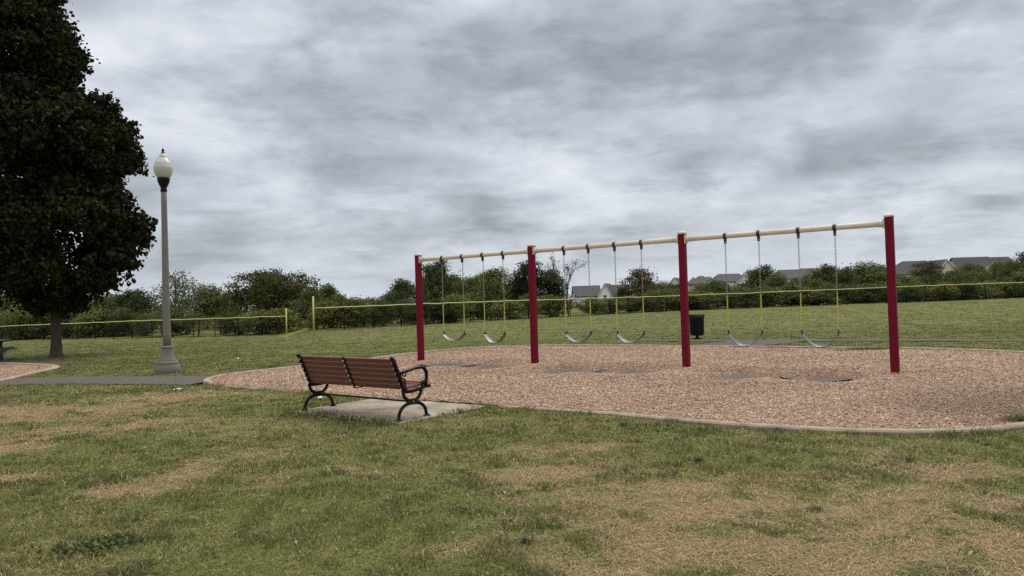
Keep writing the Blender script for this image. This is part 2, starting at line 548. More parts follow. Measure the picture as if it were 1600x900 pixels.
def simple_tint(name, rough=.8, trans=0.0, spec=0.2):
    m, nt, b = new_mat(name); L = nt.links.new
    a = N(nt, "ShaderNodeAttribute", attribute_name="tint"); L(a.outputs["Color"], b.inputs["Base Color"])
    b.inputs["Roughness"].default_value = rough; b.inputs["Specular IOR Level"].default_value = spec
    if trans:
        tr = N(nt, "ShaderNodeBsdfTranslucent"); L(a.outputs["Color"], tr.inputs[0])
        mx = N(nt, "ShaderNodeMixShader"); mx.inputs[0].default_value = trans
        L(b.outputs[0], mx.inputs[1]); L(tr.outputs[0], mx.inputs[2]); L(mx.outputs[0], nt.nodes["Material Output"].inputs[0])
    return m


M_GRASS = simple_tint("grass_blade", .6, .3)
grass()

# ------------------------------------------------------------------ beds, kerbs, chips, paths, pad
M_BED = mat("wood_chip_bed", (0.34, 0.215, 0.155), .95, .45, 55, .9, 90, spec=.1)
M_CHIP = simple_tint("wood_chip", .85)
M_CONC = mat("concrete", (0.37, 0.31, 0.245), .9, .18, 3, .45, 90, spec=.1, dirt=(.22, .18, .135))
M_ASPH = mat("asphalt", (0.125, 0.110, 0.100), .98, .35, 30, .6, 120, spec=.05)


def bed(poly, name, step=0.1):
    x0, y0 = poly.min(0); x1, y1 = poly.max(0)
    ax = np.arange(x0, x1 + step, step); ay = np.arange(y0, y1 + step, step)
    XX, YY = np.meshgrid(ax, ay); x = XX.ravel(); y = YY.ravel()
    ny, nx = XX.shape
    ii = (np.arange(ny - 1)[:, None] * nx + np.arange(nx - 1)[None, :]).ravel()
    cx = x[ii] + step / 2; cy = y[ii] + step / 2
    ii = ii[sdf(cx, cy, poly) < -0.06]
    f = np.stack([ii, ii + 1, ii + nx + 1, ii + nx], 1)
    us, inv = np.unique(f, return_inverse=True)
    me = np_mesh(name, np.stack([x[us], y[us], bed_z(x[us], y[us]) + terrain(x[us], y[us])], 1), inv.reshape(f.shape), smooth=True)
    return me


tag(link("mulch_bed", bed(BED, "mulch_bed"), M_BED), "wood chip bed under the swing set", None, None, "structure")
tag(link("mulch_bed", bed(BED2, "mulch_bed"), M_BED), "wood chip bed at the left edge by the path", None, None, "structure")


def kerb(poly, name, label, w=0.15, top=0.07, front=True):
    n = len(poly); c = poly.mean(0)
    area = 0.5 * np.sum(poly[:, 0] * np.roll(poly[:, 1], -1) - np.roll(poly[:, 0], -1) * poly[:, 1])
    vs = []
    for i in range(n):
        t = poly[(i + 1) % n] - poly[i - 1]; t /= np.linalg.norm(t)
        nin = np.array([-t[1], t[0]]) * (1 if area > 0 else -1)
        p = poly[i]
        tp = top + 0.004 * math.sin(i * 1.7) * math.sin(i * .63)
        if front and p[1] < 16:      # at the front the turf has grown up to the kerb and hides most of it on the left
            f = float(sstep(-1.5, 4.5, np.array(p[0]))); tp = .022 + .036 * f; ww = .08 + .07 * f
            if sdf(np.array([p[0]]), np.array([p[1]]), PAD)[0] < .12: tp = .006
        else: ww = w
        for off, zz in ((0, -.3), (0, tp - .02), (.02, tp), (ww - .02, tp), (ww, tp - .02), (ww, -.3)):
            q = p + nin * off; vs.append((q[0], q[1], zz + tz(q[0], q[1])))
    fs = []
    for i in range(n):
        j = (i + 1) % n
        for k in range(5):
            fs.append((i * 6 + k, i * 6 + k + 1, j * 6 + k + 1, j * 6 + k) if area < 0 else (i * 6 + k, j * 6 + k, j * 6 + k + 1, i * 6 + k + 1))
    mb = MB().add(vs, fs, False)
    tag(mb.build(name, M_CONC), label, None, None, "structure")


kerb(BED, "kerb", "pale concrete kerb round the swing bed")
kerb(BED2, "kerb", "pale concrete kerb round the left wood chip bed", w=.22, top=.05, front=False)


def chips():
    n0 = 280000
    x0, y0 = BED.min(0); x1, y1 = BED.max(0)
    # denser towards the camera
    x = x0 + rng.random(n0 * 6) * (x1 - x0); y = y0 + rng.random(n0 * 6) * (y1 - y0)
    k = rng.random(len(x)) < np.clip((9.0 / y) ** 1.5, 0, 1)
    x, y = x[k][:n0], y[k][:n0]
    k = (np.abs(x / y) < 0.78)
    x, y = x[k], y[k]
    k = (sdf(x, y, BED) < -0.14) & (sdf(x, y, PAD) > -.05)
    x, y = x[k], y[k]
    xb = -22 + rng.random(9000) * 12; yb = 16 + rng.random(9000) * 8
    k = sdf(xb, yb, BED2) < -.18
    x = np.concatenate([x, xb[k]]); y = np.concatenate([y, yb[k]])
    # leave the rubber mats mostly bare
    md = np.full(len(x), 9.)
    for c in MATC:
        a = (x - c[0]) * SD[0] + (y - c[1]) * SD[1]; b = (x - c[0]) * SNrm[0] + (y - c[1]) * SNrm[1]
        md = np.minimum(md, np.sqrt((a / .37) ** 2 + (b / np.where(b < 0, .62, .55)) ** 2) + .9 * (fbm(x * 3, y * 3, 90, 4) - .5))
    k = (md > .86) | (rng.random(len(x)) < .05 + .5 * sstep(.55, .86, md) ** 2)
    x, y = x[k], y[k]
    n = len(x)
    z = bed_z(x, y) + terrain(x, y) + rng.random(n) * .012
    sc = np.clip(y / 11, .85, 1.35)
    L_ = (0.009 + .028 * rng.random(n) ** 2.2) * sc; W_ = (.0035 + .007 * rng.random(n) ** 1.5) * sc; T_ = .003 + .004 * rng.random(n)
    a = rng.random(n) * 2 * np.pi; ti = (rng.random(n) - .5) * 1.0; ro = (rng.random(n) - .5) * 1.0
    ux = np.stack([np.cos(a) * np.cos(ti), np.sin(a) * np.cos(ti), np.sin(ti)], 1)
    pv = np.stack([-np.sin(a), np.cos(a), np.zeros(n)], 1)
    uz = np.cross(ux, pv)
    uy = pv * np.cos(ro)[:, None] + uz * np.sin(ro)[:, None]; uz = np.cross(ux, uy)
    C = np.stack([x, y, z], 1)
    V = np.empty((n, 8, 3)); q = 0
    for i in (-1, 1):
        for j in (-1, 1):
            for kk in (-1, 1):
                V[:, q] = C + ux * (i * L_)[:, None] + uy * (j * W_ * (1 if i < 0 else .6))[:, None] + uz * (kk * T_)[:, None]; q += 1
    base = np.arange(n)[:, None, None] * 8
    fc_ = np.array([(0, 1, 3, 2), (4, 6, 7, 5), (0, 4, 5, 1), (2, 3, 7, 6), (1, 5, 7, 3)])[None]
    Fc = (base + fc_).reshape(-1, 4)
    t = rng.random(n); pal = np.array([[.46, .30, .215], [.36, .235, .17], [.55, .40, .30], [.28, .185, .135], [.19, .13, .10], [.42, .27, .20], [.60, .46, .36]])
    wgt = np.array([.25, .22, .14, .12, .07, .14, .06]); ci = rng.choice(len(pal), n, p=wgt)
    patch = 0.80 + .4 * fbm(x * .8, y * .8, 95, 4)
    # chips darker near the right end and browner around the scuffed hollows
    gr = sstep(2.4, .5, np.hypot(x - gnd(1590, 632)[0], (y - gnd(1590, 632)[1])))
    col = pal[ci] * np.array([1.0, 1.05, 1.05]) * patch[:, None] * (.85 + .3 * rng.random(n))[:, None]
    col = col * (1 - .38 * gr[:, None]) * (1 - (np.array([.16, .24, .28])[None] * np.exp(-(md[k] / 1.9) ** 2)[:, None]))
    me = np_mesh("wood_chips", V.reshape(-1, 3), Fc, np.repeat(col, 8, 0))
    tag(link("wood_chips", me, M_CHIP), "loose tan wood chips spread over the play beds", "wood chips", None, "stuff")


chips()


def path(P, w, name, label):
    # resample, offset both sides, drape on the terrain
    d = np.r_[0, np.cumsum(np.hypot(*np.diff(P, axis=0).T))]; n = max(8, int(d[-1] / .4))
    s = np.linspace(0, d[-1], n); Q = np.stack([np.interp(s, d, P[:, 0]), np.interp(s, d, P[:, 1])], 1)
    for _ in range(3): Q[1:-1] = (Q[:-2] + 2 * Q[1:-1] + Q[2:]) / 4
    T = np.gradient(Q, axis=0); T /= np.linalg.norm(T, axis=1)[:, None]; Nn = np.stack([-T[:, 1], T[:, 0]], 1)
    vs = []; fs = []; offs = np.linspace(-.5, .5, 7)
    for i in range(n):
        for k, o in enumerate(offs):
            ww = w * (1 + .05 * math.sin(i * .9 + k) * (abs(o) > .4))
            p = Q[i] + Nn[i] * o * ww; vs.append((p[0], p[1], tz(p[0], p[1]) + .012 + PATH_LIFT[0]))
    for i in range(n - 1):
        for k in range(6):
            fs.append((i * 7 + k, i * 7 + k + 1, (i + 1) * 7 + k + 1, (i + 1) * 7 + k))
    tag(MB().add(vs, fs, True).build(name, M_ASPH), label, None, None, "structure")


PATH_LIFT = [0.0]
path(PATH1, W1, "path", "grey asphalt path running past the lamp post")
path(PATH2, W2, "path", "grey asphalt path behind the swing bed")
PATH_LIFT[0] = 0.005
path(PATH3, W3, "path", "short asphalt spur joining the swing bed")

# pad
v = [(p[0], p[1], .02) for p in PAD] + [(p[0], p[1], -.2) for p in PAD]
M_PAD = mat("worn_concrete", (0.40, 0.345, 0.285), .92, .2, 1.3, .5, 120, spec=.1, dirt=(.17, .14, .11))
tag(MB().add(v, [(0, 1, 2, 3), (0, 4, 5, 1), (1, 5, 6, 2), (2, 6, 7, 3), (3, 7, 4, 0)]).build("concrete_pad", M_PAD, bevel=.01), "worn concrete pad under the bench", None, None, "structure")

# ------------------------------------------------------------------ rubber mats
M_RUB = mat("rubber_mat", (0.135, 0.118, 0.108), .98, .25, 14, .25, 160, spec=.08)
M_RUBE = mat("rubber_edge", (0.02, 0.02, 0.02), .7, .2, 20)
mat_labels = ["grey rubber mat sunk in chips nearest the left end post, one corner curled black",
              "pale grey rubber mat in chips left of the second red post",
              "small grey rubber mat in chips just right of the second red post",
              "wide grey rubber mat in chips left of the third red post",
              "dark grey rubber mat in a scuffed hollow right of the third red post",
              "grey rubber mat with a black curled front edge beside the right end post"]
curl = [(-1, .03), (1, .0), (0, .0), (1, .015), (1, .02), (0, .03)]
SANG = math.atan2(SD[1], SD[0])
for i, c in enumerate(MATC):
    nxs, nys = 22, 18; hx, hy = .62, .56
    x = np.linspace(-hx, hx, nxs); y = np.linspace(-hy, hy, nys)
    vs = []; zc = float(bed_z(np.array([c[0]]), np.array([c[1]]))[0])
    cs, amt = curl[i]
    for top in (1, 0):
        for b in y:
            for a in x:
                w_ = c + SD * a + SNrm * b
                zb = .010 + (0.008 + (.022 if i in (0, 5) else .008)) * (a / hx) ** 2 + .004 * (b / hy) ** 2
                fr = max(0, (-b / hy - .55) / .45); sid = max(0, (a * (cs if cs else np.sign(a)) / hx - .3) / .7)
                zb += amt * 1.6 * fr ** 1.3 * (.25 + sid)
                vs.append((a, b, zb - (0 if top else .022)))
    fs = []
    n_ = nxs * nys
    for q in range(nys - 1):
        for p in range(nxs - 1):
            k = q * nxs + p
            fs.append((k, k + 1, k + nxs + 1, k + nxs)); fs.append((n_ + k, n_ + k + nxs, n_ + k + nxs + 1, n_ + k + 1))
    ring = [p for p in range(nxs)] + [q * nxs + nxs - 1 for q in range(1, nys)] + [(nys - 1) * nxs + p for p in range(nxs - 2, -1, -1)] + [q * nxs for q in range(nys - 2, 0, -1)]
    rf = []
    for k in range(len(ring)):
        a, b = ring[k], ring[(k + 1) % len(ring)]
        rf.append((a, n_ + a, n_ + b, b))
    mb = MB().add(vs, fs, True)
    o = mb.build("rubber_mat", M_RUB, None, (c[0], c[1], zc)); o.rotation_euler = (0, 0, SANG)
    o.data.materials.append(M_RUBE)
    mb2 = MB().add(vs, rf, False); e = mb2.build("edge", M_RUBE, o)
    tag(o, mat_labels[i], "rubber mat", "rubber mats under the swings")

# ------------------------------------------------------------------ swing set
M_RED = mat("red_paint", (0.150, 0.0045, 0.020), .65, .14, 9, .05, 60, spec=.15)
M_RED.node_tree.nodes["Color Ramp"].color_ramp.elements.new(.735).color = (.20, .008, .03, 1)
_e = M_RED.node_tree.nodes["Color Ramp"].color_ramp.elements.new(.75); _e.color = (.5, .40, .37, 1)
M_CREAM = mat("cream_paint", (0.63, 0.57, 0.47), .45, .07, 4, spec=.4)
M_BLACK = mat("black_paint", (0.006, 0.006, 0.007), .5, .3, 20, .05, 90, spec=.2)
M_CLAMP = mat("grey_iron", (0.05, 0.05, 0.052), .5, .3, 25, metal=.6)
M_STEEL = mat("galvanised_chain", (0.30, 0.30, 0.31), .45, .25, 30, metal=.7)
M_YEL = mat("yellow_sleeve", (0.50, 0.46, 0.09), .5, .2, 20, spec=.3)
M_SEAT = mat("black_rubber", (0.085, 0.076, 0.072), .36, .3, 12, .04, 80, spec=1.0)
TOP = 3.01; PIPE = 2.87; PW = .145
fr = thing("swing_set", "long swing frame of four dark red square posts carrying cream top pipes", "swing frame", (P1[0], P1[1], 0), SANG)
for i, s in enumerate(post_s):
    mb = MB(); mb.box((s, 0, (TOP - .3) / 2 - .0), (PW, PW, TOP + .3))
    po = mb.build("post", M_RED, fr, bevel=.008)
    cp = MB(); h = PW / 2 + .012
    rings = [(h, TOP - .022), (h, TOP), (h * .92, TOP + .022), (h * .55, TOP + .040)]
    vs = [(s + a * q, b * q, z_) for q, z_ in rings for a, b in ((-1, -1), (1, -1), (1, 1), (-1, 1))]
    # the collar is a thin ring set 12 mm proud of the post
    fs = [(k * 4 + a, k * 4 + (a + 1) % 4, k * 4 + 4 + (a + 1) % 4, k * 4 + 4 + a) for k in range(3) for a in range(4)] + [(12, 13, 14, 15), (3, 2, 1, 0)]
    cp.add(vs, fs).build("cap", M_CREAM, po, bevel=.008)
    for sg in (-1, 1):
        if (i == 0 and sg < 0) or (i == 3 and sg > 0): continue
        fl = MB(); fl.box((s + sg * (PW / 2 + .012), 0, PIPE), (.018, PW * .96, .19))
        fl.tube([(s + sg * (PW / 2 + .02), 0, PIPE), (s + sg * (PW / 2 + .11), 0, PIPE)], .064, 20)
        for yy in (-1, 1):
            for zz in (-1, 1):
                fl.tube([(s + sg * (PW / 2 + .02), yy * .05, PIPE + zz * .075), (s + sg * (PW / 2 + .034), yy * .05, PIPE + zz * .075)], .011, 6)
        fl.build("flange", M_CREAM, po)
for i in range(3):
    a, b = post_s[i] + PW / 2 + .022, post_s[i + 1] - PW / 2 - .022
    MB().tube([(a + (b - a) * t / 6, 0, PIPE) for t in range(7)], .055, 24).build("top_pipe", M_CREAM, fr)
hang_local = []
for pr in hang_s:
    for s in pr:
        mb = MB()
        mb.tube([(s - .032, 0, PIPE), (s + .032, 0, PIPE)], .067, 20)
        mb.box((s, 0, PIPE - .085), (.05, .06, .07)); mb.box((s - .018, 0, PIPE - .13), (.009, .045, .07)); mb.box((s + .018, 0, PIPE - .13), (.009, .045, .07))
        mb.tube([(s, -.04, PIPE - .085), (s, .04, PIPE - .085)], .014, 8)
        mb.tube([(s - .028, 0, PIPE - .145), (s + .028, 0, PIPE - .145)], .011, 8)
        mb.build("hanger", M_CLAMP, fr, bevel=.003)

# chain meshes shared by all swings
SEATZ = 0.80        # height of the seat's ends
CH_TOP = PIPE - .145
SLEEVE = .77


def chain_mesh(z0, z1):
    mb = MB(); pitch = .036; n = int((z0 - z1) / pitch); pitch = (z0 - z1) / n
    for i in range(n):
        zc = z0 - pitch * (i + .5); ln = pitch * .5 + .005; w = .0135
        pts = []
        for k in range(10):
            t = 2 * math.pi * k / 10
            a = w * math.cos(t); c = ln * math.sin(t)
            pts.append((a, 0, zc + c) if i % 2 == 0 else (0, a, zc + c))
        mb.tube(pts, .0044, 4, closed=True, smooth=True)
    return mb


def sleeve_mesh(z0, z1):
    """soft plastic hose over the chain: slight bulges where the links press"""
    n = 60; pts = []; rad = []
    for i in range(n + 1):
        t = i / n; pts.append((.005 * math.sin(t * 70), .005 * math.cos(t * 67), z0 + (z1 - z0) * t)); rad.append(.0115 + .0035 * math.sin(t * 105))
    return MB().tube(pts, rad, 8)


ch_proto = None
swing_labels = ["belt swing hanging nearest the far left end post, its seat small against the lawn",
                "belt swing hanging just left of the second red post, seat deeply bowed",
                "belt swing hanging just right of the second red post, by the leafless tree",
                "belt swing hanging left of the third red post, in front of the white gabled house",
                "belt swing hanging beside the trash can, right of the third red post",
                "belt swing hanging nearest the right end post, seat widest of the six"]
swing_sag = [.19, .235, .20, .20, .245, .25]
for i, pr in enumerate(hang_s):
    s0, s1 = pr; half = (s1 - s0) / 2; mid = (s0 + s1) / 2
    p = P1 + SD * mid
    sz = SEATZ + [.02, .03, -.02, 0.0, -.02, 0.0][i]
    sw = thing("belt_swing", swing_labels[i], "swing", (p[0], p[1], 0), SANG + [.05, -.04, .03, -.03, .02, .0][i] * 1.0, "belt swings on the red frame")
    SLZ = sz + .045
    for sg in (-1, 1):
        # two chain sections: bare links above, yellow hose below
        if ch_proto is None:
            ch_proto = chain_mesh(CH_TOP + .012, SEATZ + SLEEVE).build("chain", M_STEEL, sw)
            sl_proto = sleeve_mesh(SEATZ + SLEEVE + .02, SEATZ + .06).build("sleeve", M_YEL, ch_proto)
            ln = MB(); ln.tube([(.013 * math.cos(t), 0, SEATZ + .02 + .045 * math.sin(t)) for t in np.linspace(0, 2 * math.pi, 14, endpoint=False)], .005, 5, closed=True)
            ln.tube([(0, .012 * math.cos(t), SEATZ + .03 + .03 * math.sin(t)) for t in np.linspace(0, 2 * math.pi, 12, endpoint=False)], .005, 5, closed=True)
            ln_proto = ln.build("connector", M_CLAMP, ch_proto)
            c = ch_proto
        else:
            c = ch_proto.copy(); COL.objects.link(c); c.parent = sw
            for q in (sl_proto, ln_proto):
                d = q.copy(); COL.objects.link(d); d.parent = c
        c.location = (sg * half, 0, sz - SEATZ if False else 0)
        c.rotation_euler = (0, 0, random.random() * .8)
    # seat: a bowed belt with thickness
    sag = swing_sag[i]; w = .088; th = .016; n = 28; tl = [.0, .006, .006, .008, .012, .012][i]
    top = []; bot = []
    for k in range(n + 1):
        t = -1 + 2 * k / n
        x = half * 1.0 * t * (1 - .07 * (1 - t * t)); zz = SEATZ - .02 - sag * (1 - abs(t) ** 2.1)
        ww = w * (1 - .35 * sstep(.82, 1, abs(t)))
        top.append((x, ww, zz))
    vs = []
    for x, ww, zz in top: e_ = tl * (1 - (abs(x) / half) ** 4); vs += [(x, -ww, zz - e_ + th / 2), (x, ww, zz + e_ + th / 2), (x, ww, zz + e_ - th / 2), (x, -ww, zz - e_ - th / 2)]
    fs = []
    for k in range(n):
        for q in range(4):
            fs.append((k * 4 + q, k * 4 + 4 + q, k * 4 + 4 + (q + 1) % 4, k * 4 + (q + 1) % 4))
    fs += [(0, 1, 2, 3), (n * 4 + 3, n * 4 + 2, n * 4 + 1, n * 4)]
    MB().add(vs, fs, True).build("seat", M_SEAT, sw, bevel=.002)
    for sg in (-1, 1):
        mb = MB(); mb.box((sg * (half - .008), 0, SEATZ - .02), (.012, .09, .06)); mb.build("end_plate", M_CLAMP, sw)

# ------------------------------------------------------------------ bench
M_SLAT = mat("brown_slat", (0.172, 0.062, 0.042), .5, .3, 10, .12, 50, spec=.35, stretch=(1, 14, 14))
bang = math.atan2(BX[1], BX[0])
be = thing("park_bench", "park bench of reddish brown slats on black iron ends, standing on a concrete pad", "bench", (BA[0], BA[1], .02), bang)
Bz0, Bz1 = .40, .845      # back slats
y_b, y_t = .135, -.055     # recline: bottom of back, top of back
L0, L1 = -.02, BLEN + .02


def back_pt(t, off=0.0):
    y = y_b + (y_t - y_b) * t; z_ = Bz0 + (Bz1 - Bz0) * t
    n = Vector((0, Bz1 - Bz0, y_b - y_t)).normalized()
    return (y + n.y * off, z_ + n.z * off)


mb = MB(); ns = 6
ca = math.atan2(y_t - y_b, Bz1 - Bz0)
for k in range(ns):
    t = (k + .5) / ns; y, z_ = back_pt(t, .028)
    hgt = (Bz1 - Bz0) / ns / math.cos(ca) - .012
    for a, b in ((L0 + .012, BLEN * .5 - .004), (BLEN * .5 + .004, L1 - .012)):
        nseg = 8
        m = Matrix.Translation((0, y, z_)) @ Matrix.Rotation(-ca, 4, "X")
        for q in range(nseg):
            pass
        mb.box(((a + b) / 2, random.uniform(-.002, .002), 0), (b - a, .034, hgt), m)
mb.build("backrest", M_SLAT, be, bevel=.006)
mb = MB()
for k in range(5):
    y = .20 + k * .088; z_ = .425 + .012 * ((k - 1.6) / 2) ** 2 + .006 * k
    mb.box((BLEN / 2, y, z_), (L1 - L0 - .03, .078, .034))
mb.build("seat", M_SLAT, be, bevel=.006)
# centre strap, bolts
bolt_mat = mat("zinc_bolt", (.55, .55, .55), .3, .1, 30, metal=.9)
st = MB()
a0 = back_pt(-.02, 0); a1 = back_pt(1.02, 0)
st.tube([(BLEN / 2, *back_pt(t, .002)) for t in np.linspace(-.03, 1.03, 9)] , .022, 8, flat=.35, axis=(0, 1, 0))
st.tube([(BLEN / 2, *back_pt(-.03, .002)), (BLEN / 2, .18, .385), (BLEN / 2, .38, .392), (BLEN / 2, .57, .415)], .022, 8, flat=.35, axis=(0, 0, 1))
so = st.build("centre_strap", M_BLACK, be)
for x_ in (0.0, BLEN / 2, BLEN):
    for k in range(ns):
        mbb = MB()
        y, z_ = back_pt((k + .5) / ns, -.012)
        y2, z2 = back_pt((k + .5) / ns, 0)
        xo = x_ + (.012 if x_ == 0 else (-.012 if x_ == BLEN else 0))
        y, z_ = back_pt((k + .5) / ns, -.034); mbb.tube([(xo, y2, z2), (xo, y, z_)], [.011, .008], 8)
        mbb.build("bolt", bolt_mat, be)


def arc(c, r, a0, a1, n=12, ry=None):
    ry = ry or r
    return [(c[0] + r * math.cos(R(a0 + (a1 - a0) * k / n)), c[1] + ry * math.sin(R(a0 + (a1 - a0) * k / n))) for k in range(n + 1)]


for x_ in (0.0, BLEN):
    P3 = lambda pts: [(x_, a, b) for a, b in pts]
    e = MB()
    # back upright with rounded top knob, seat rail curving forward
    up = [back_pt(t, .002) for t in np.linspace(1.03, -.02, 10)]
    e.tube(P3(up), [.024] + [.032] * 8 + [.034], 8, flat=.8, axis=(1, 0, 0))
    k_ = back_pt(1.05, .0); e.tube(P3([(k_[0] - .004, k_[1] - .03), (k_[0] - .008, k_[1] + .002), (k_[0] - .004, k_[1] + .018)]), [.024, .03, .012], 8)
    rail = [back_pt(-.02, .002), (.17, .385), (.28, .378), (.42, .392), (.56, .422), (.615, .425), (.635, .41)]
    e.tube(P3(rail), [.03, .027, .025, .025, .027, .03, .022], 8, flat=.8, axis=(1, 0, 0))
    eo = e.build("end_frame", M_BLACK, be)
    # lower legs: a U below the seat, hub, and an arch down to the feet
    ce = (.29, .385)
    for sg, nm in ((-1, "rear"), (1, "front")):
        lg = MB()
        u = [(ce[0] + sg * .0, .238)] + [(ce[0] + sg * .175 * math.sin(R(q)), .40 - .162 * math.cos(R(q))) for q in range(15, 91, 15)]
        lg.tube(P3(u), [.036, .030, .027, .026, .026, .026, .028], 8, flat=.75, axis=(1, 0, 0))
        d = [(ce[0] + sg * .0, .225)] + [(ce[0] + sg * (.26 * math.sin(R(q))), .225 - .175 * (1 - math.cos(R(q)))) for q in range(18, 91, 12)] + [(ce[0] + sg * .268, .02), (ce[0] + sg * .272, .004)]
        lg.tube(P3(d), [.036, .030] + [.026] * 6 + [.028, .034], 8, flat=.8, axis=(1, 0, 0))
        lg.box((x_, ce[0] + sg * .272, .008), (.085, .075, .016))
        lg.tube([(x_ + .026, ce[0] + sg * .272, .016), (x_ + .026, ce[0] + sg * .272, .034)], .009, 6)
        lg.build("leg", M_BLACK, eo)
    ar = MB()
    A = back_pt(.50, .02)
    arm = [A, (A[0] + .05, .655), (.25, .672), (.36, .692), (.46, .70), (.53, .682), (.572, .63), (.578, .56), (.565, .48), (.545, .425)]
    ar.tube(P3(arm), [.026, .022, .022, .023, .025, .025, .024, .023, .023, .026], 8, flat=1.15, axis=(1, 0, 0))
    # scroll at the root and inside curl
    ar.tube(P3([(A[0] + .09 + .032 * math.cos(R(q)), .63 + .032 * math.sin(R(q))) for q in range(60, 400, 30)]), .011, 6)
    ar.tube(P3([back_pt(.42, .02), (.155, .555), (.16, .50), (.17, .44), (.185, .40)]), .013, 6)
    ar.tube(P3([(.47, .44), (.49, .475), (.52, .485), (.55, .47)]), [.02, .028, .028, .02], 8)
    ar.build("armrest", M_BLACK, eo)
sb = MB(); sb.box((BLEN / 2, .29, .232), (BLEN, .04, .022)); sb.tube([(0, .29, .232), (BLEN, .29, .232)], .013, 8)
sb.build("stretcher", M_BLACK, be, bevel=.004)
for x_ in (-.024, BLEN + .024): MB().tube([(x_ - .006, .29, .232), (x_ + .006, .29, .232)], .012, 8).build("bolt", bolt_mat, be)

# ------------------------------------------------------------------ lamp post
M_LCONC = mat("aggregate_concrete", (0.205, 0.187, 0.165), .9, .25, 60, .4, 180, spec=.2)
M_GLOBE, nt, b = new_mat("acorn_globe")
b.inputs["Base Color"].default_value = (.66, .64, .58, 1); b.inputs["Roughness"].default_value = .28
tcn = N(nt, "ShaderNodeTexCoord"); nzn = N(nt, "ShaderNodeTexNoise"); nzn.inputs["Scale"].default_value = 2.2; rpn = N(nt, "ShaderNodeValToRGB")
rpn.color_ramp.elements[0].color = (.42, .42, .40, 1); rpn.color_ramp.elements[1].color = (.56, .56, .535, 1)
nt.links.new(tcn.outputs["Object"], nzn.inputs["Vector"]); nt.links.new(nzn.outputs[0], rpn.inputs[0]); nt.links.new(rpn.outputs[0], b.inputs["Base Color"])
b.inputs["Transmission Weight"].default_value = 0
lp = gnd(262, 582.5)
LSC = 1.022
la = thing("lamp_post", "tall fluted concrete lamp post with a white acorn globe beside the path", "lamp post", (lp[0], lp[1], 0))
la.scale = (1, 1, LSC)
NF = 64


def fl(k): return 1 - .055 * (0.5 + 0.5 * math.cos(2 * math.pi * k * 16 / NF)) ** 1.5


MB().lathe([(.31, -.1), (.31, .14), (.295, .17), (.295, .2), (.262, .225), (.275, .25), (.272, .285), (.235, .31)], 48).build("plinth", M_LCONC, la)
prof = [(.235, .31), (.215, .34), (.19, .40), (.168, .46), (.152, .54), (.143, .62), (.142, .635)]
MB().lathe(prof, NF, lambda i, k: fl(k)).build("bell", M_LCONC, la)
MB().lathe([(.135, .63), (.152, .645), (.158, .665), (.15, .685), (.125, .70)], 48).build("ring", M_LCONC, la)
prof = [(.100 - .030 * (z_ - .69) / 4.05, z_) for z_ in np.linspace(.69, 4.74, 14)]
MB().lathe(prof, NF, lambda i, k: fl(k)).build("shaft", M_LCONC, la)
MB().lathe([(.078, 4.72), (.085, 4.75), (.075, 4.79), (.08, 4.84), (.115, 4.90), (.135, 4.96), (.15, 4.98), (.15, 5.03), (.162, 5.05), (.155, 5.08), (.12, 5.09)], 40).build("fitter", M_BLACK, la)
gl = [(.145, 5.075), (.185, 5.11), (.225, 5.19), (.25, 5.29), (.256, 5.36), (.25, 5.385), (.235, 5.395), (.238, 5.41), (.215, 5.47), (.17, 5.545), (.125, 5.60), (.10, 5.625), (.108, 5.64), (.095, 5.66), (.07, 5.71), (.045, 5.735)]
gl = [(r_ * .95, z_) for r_, z_ in gl]
MB().lathe(gl, 72, lambda i, k: 1 - (.007 if k % 3 == 0 and i not in (5, 6, 7, 12) else 0)).build("globe", M_GLOBE, la)
MB().lathe([(.05, 5.73), (.055, 5.745), (.03, 5.76), (.022, 5.775), (.036, 5.80), (.036, 5.82), (.015, 5.85), (.004, 5.88)], 20).build("finial", M_BLACK, la)

# ------------------------------------------------------------------ trash can
tp = gnd(1089.5, 529.5); tsc = tp[1] / F
tc_ = thing("trash_can", "black slatted metal trash can standing by the path behind the third red post", "trash can", (tp[0], tp[1], tz(*tp) + .01), .2)
mb = MB(); nsl = 26
for k in range(nsl):
    w = 2 * math.pi * k / nsl; c_, s_ = math.cos(w), math.sin(w)
    pts = [(r_ * c_, r_ * s_, z_) for r_, z_ in ((.235, .14), (.25, .20), (.258, .5), (.264, .78), (.275, .86), (.295, .905), (.312, .912))]
    mb.tube(pts, [.02, .022, .022, .022, .022, .02, .014], 6, flat=.3, axis=(c_, s_, 0))
mb.build("slats", M_BLACK, tc_)
for r_, z_ in ((.243, .17), (.250, .48), (.256, .80)):
    mb = MB(); mb.tube([(r_ * math.cos(t), r_ * math.sin(t), z_) for t in np.linspace(0, 2 * math.pi, 32, endpoint=False)], .014, 6, closed=True); mb.build("hoop", M_BLACK, tc_)
MB().lathe([(.20, .12), (.222, .16), (.226, .78), (.232, .80), (.21, .79), (.2, .2)], 32).build("liner", mat("black_liner", (.006, .006, .007), .6, .2, 5), tc_)
MB().lathe([(.15, 0), (.15, .02), (.06, .04), (.055, .12), (.18, .13)], 24).build("base", M_BLACK, tc_)

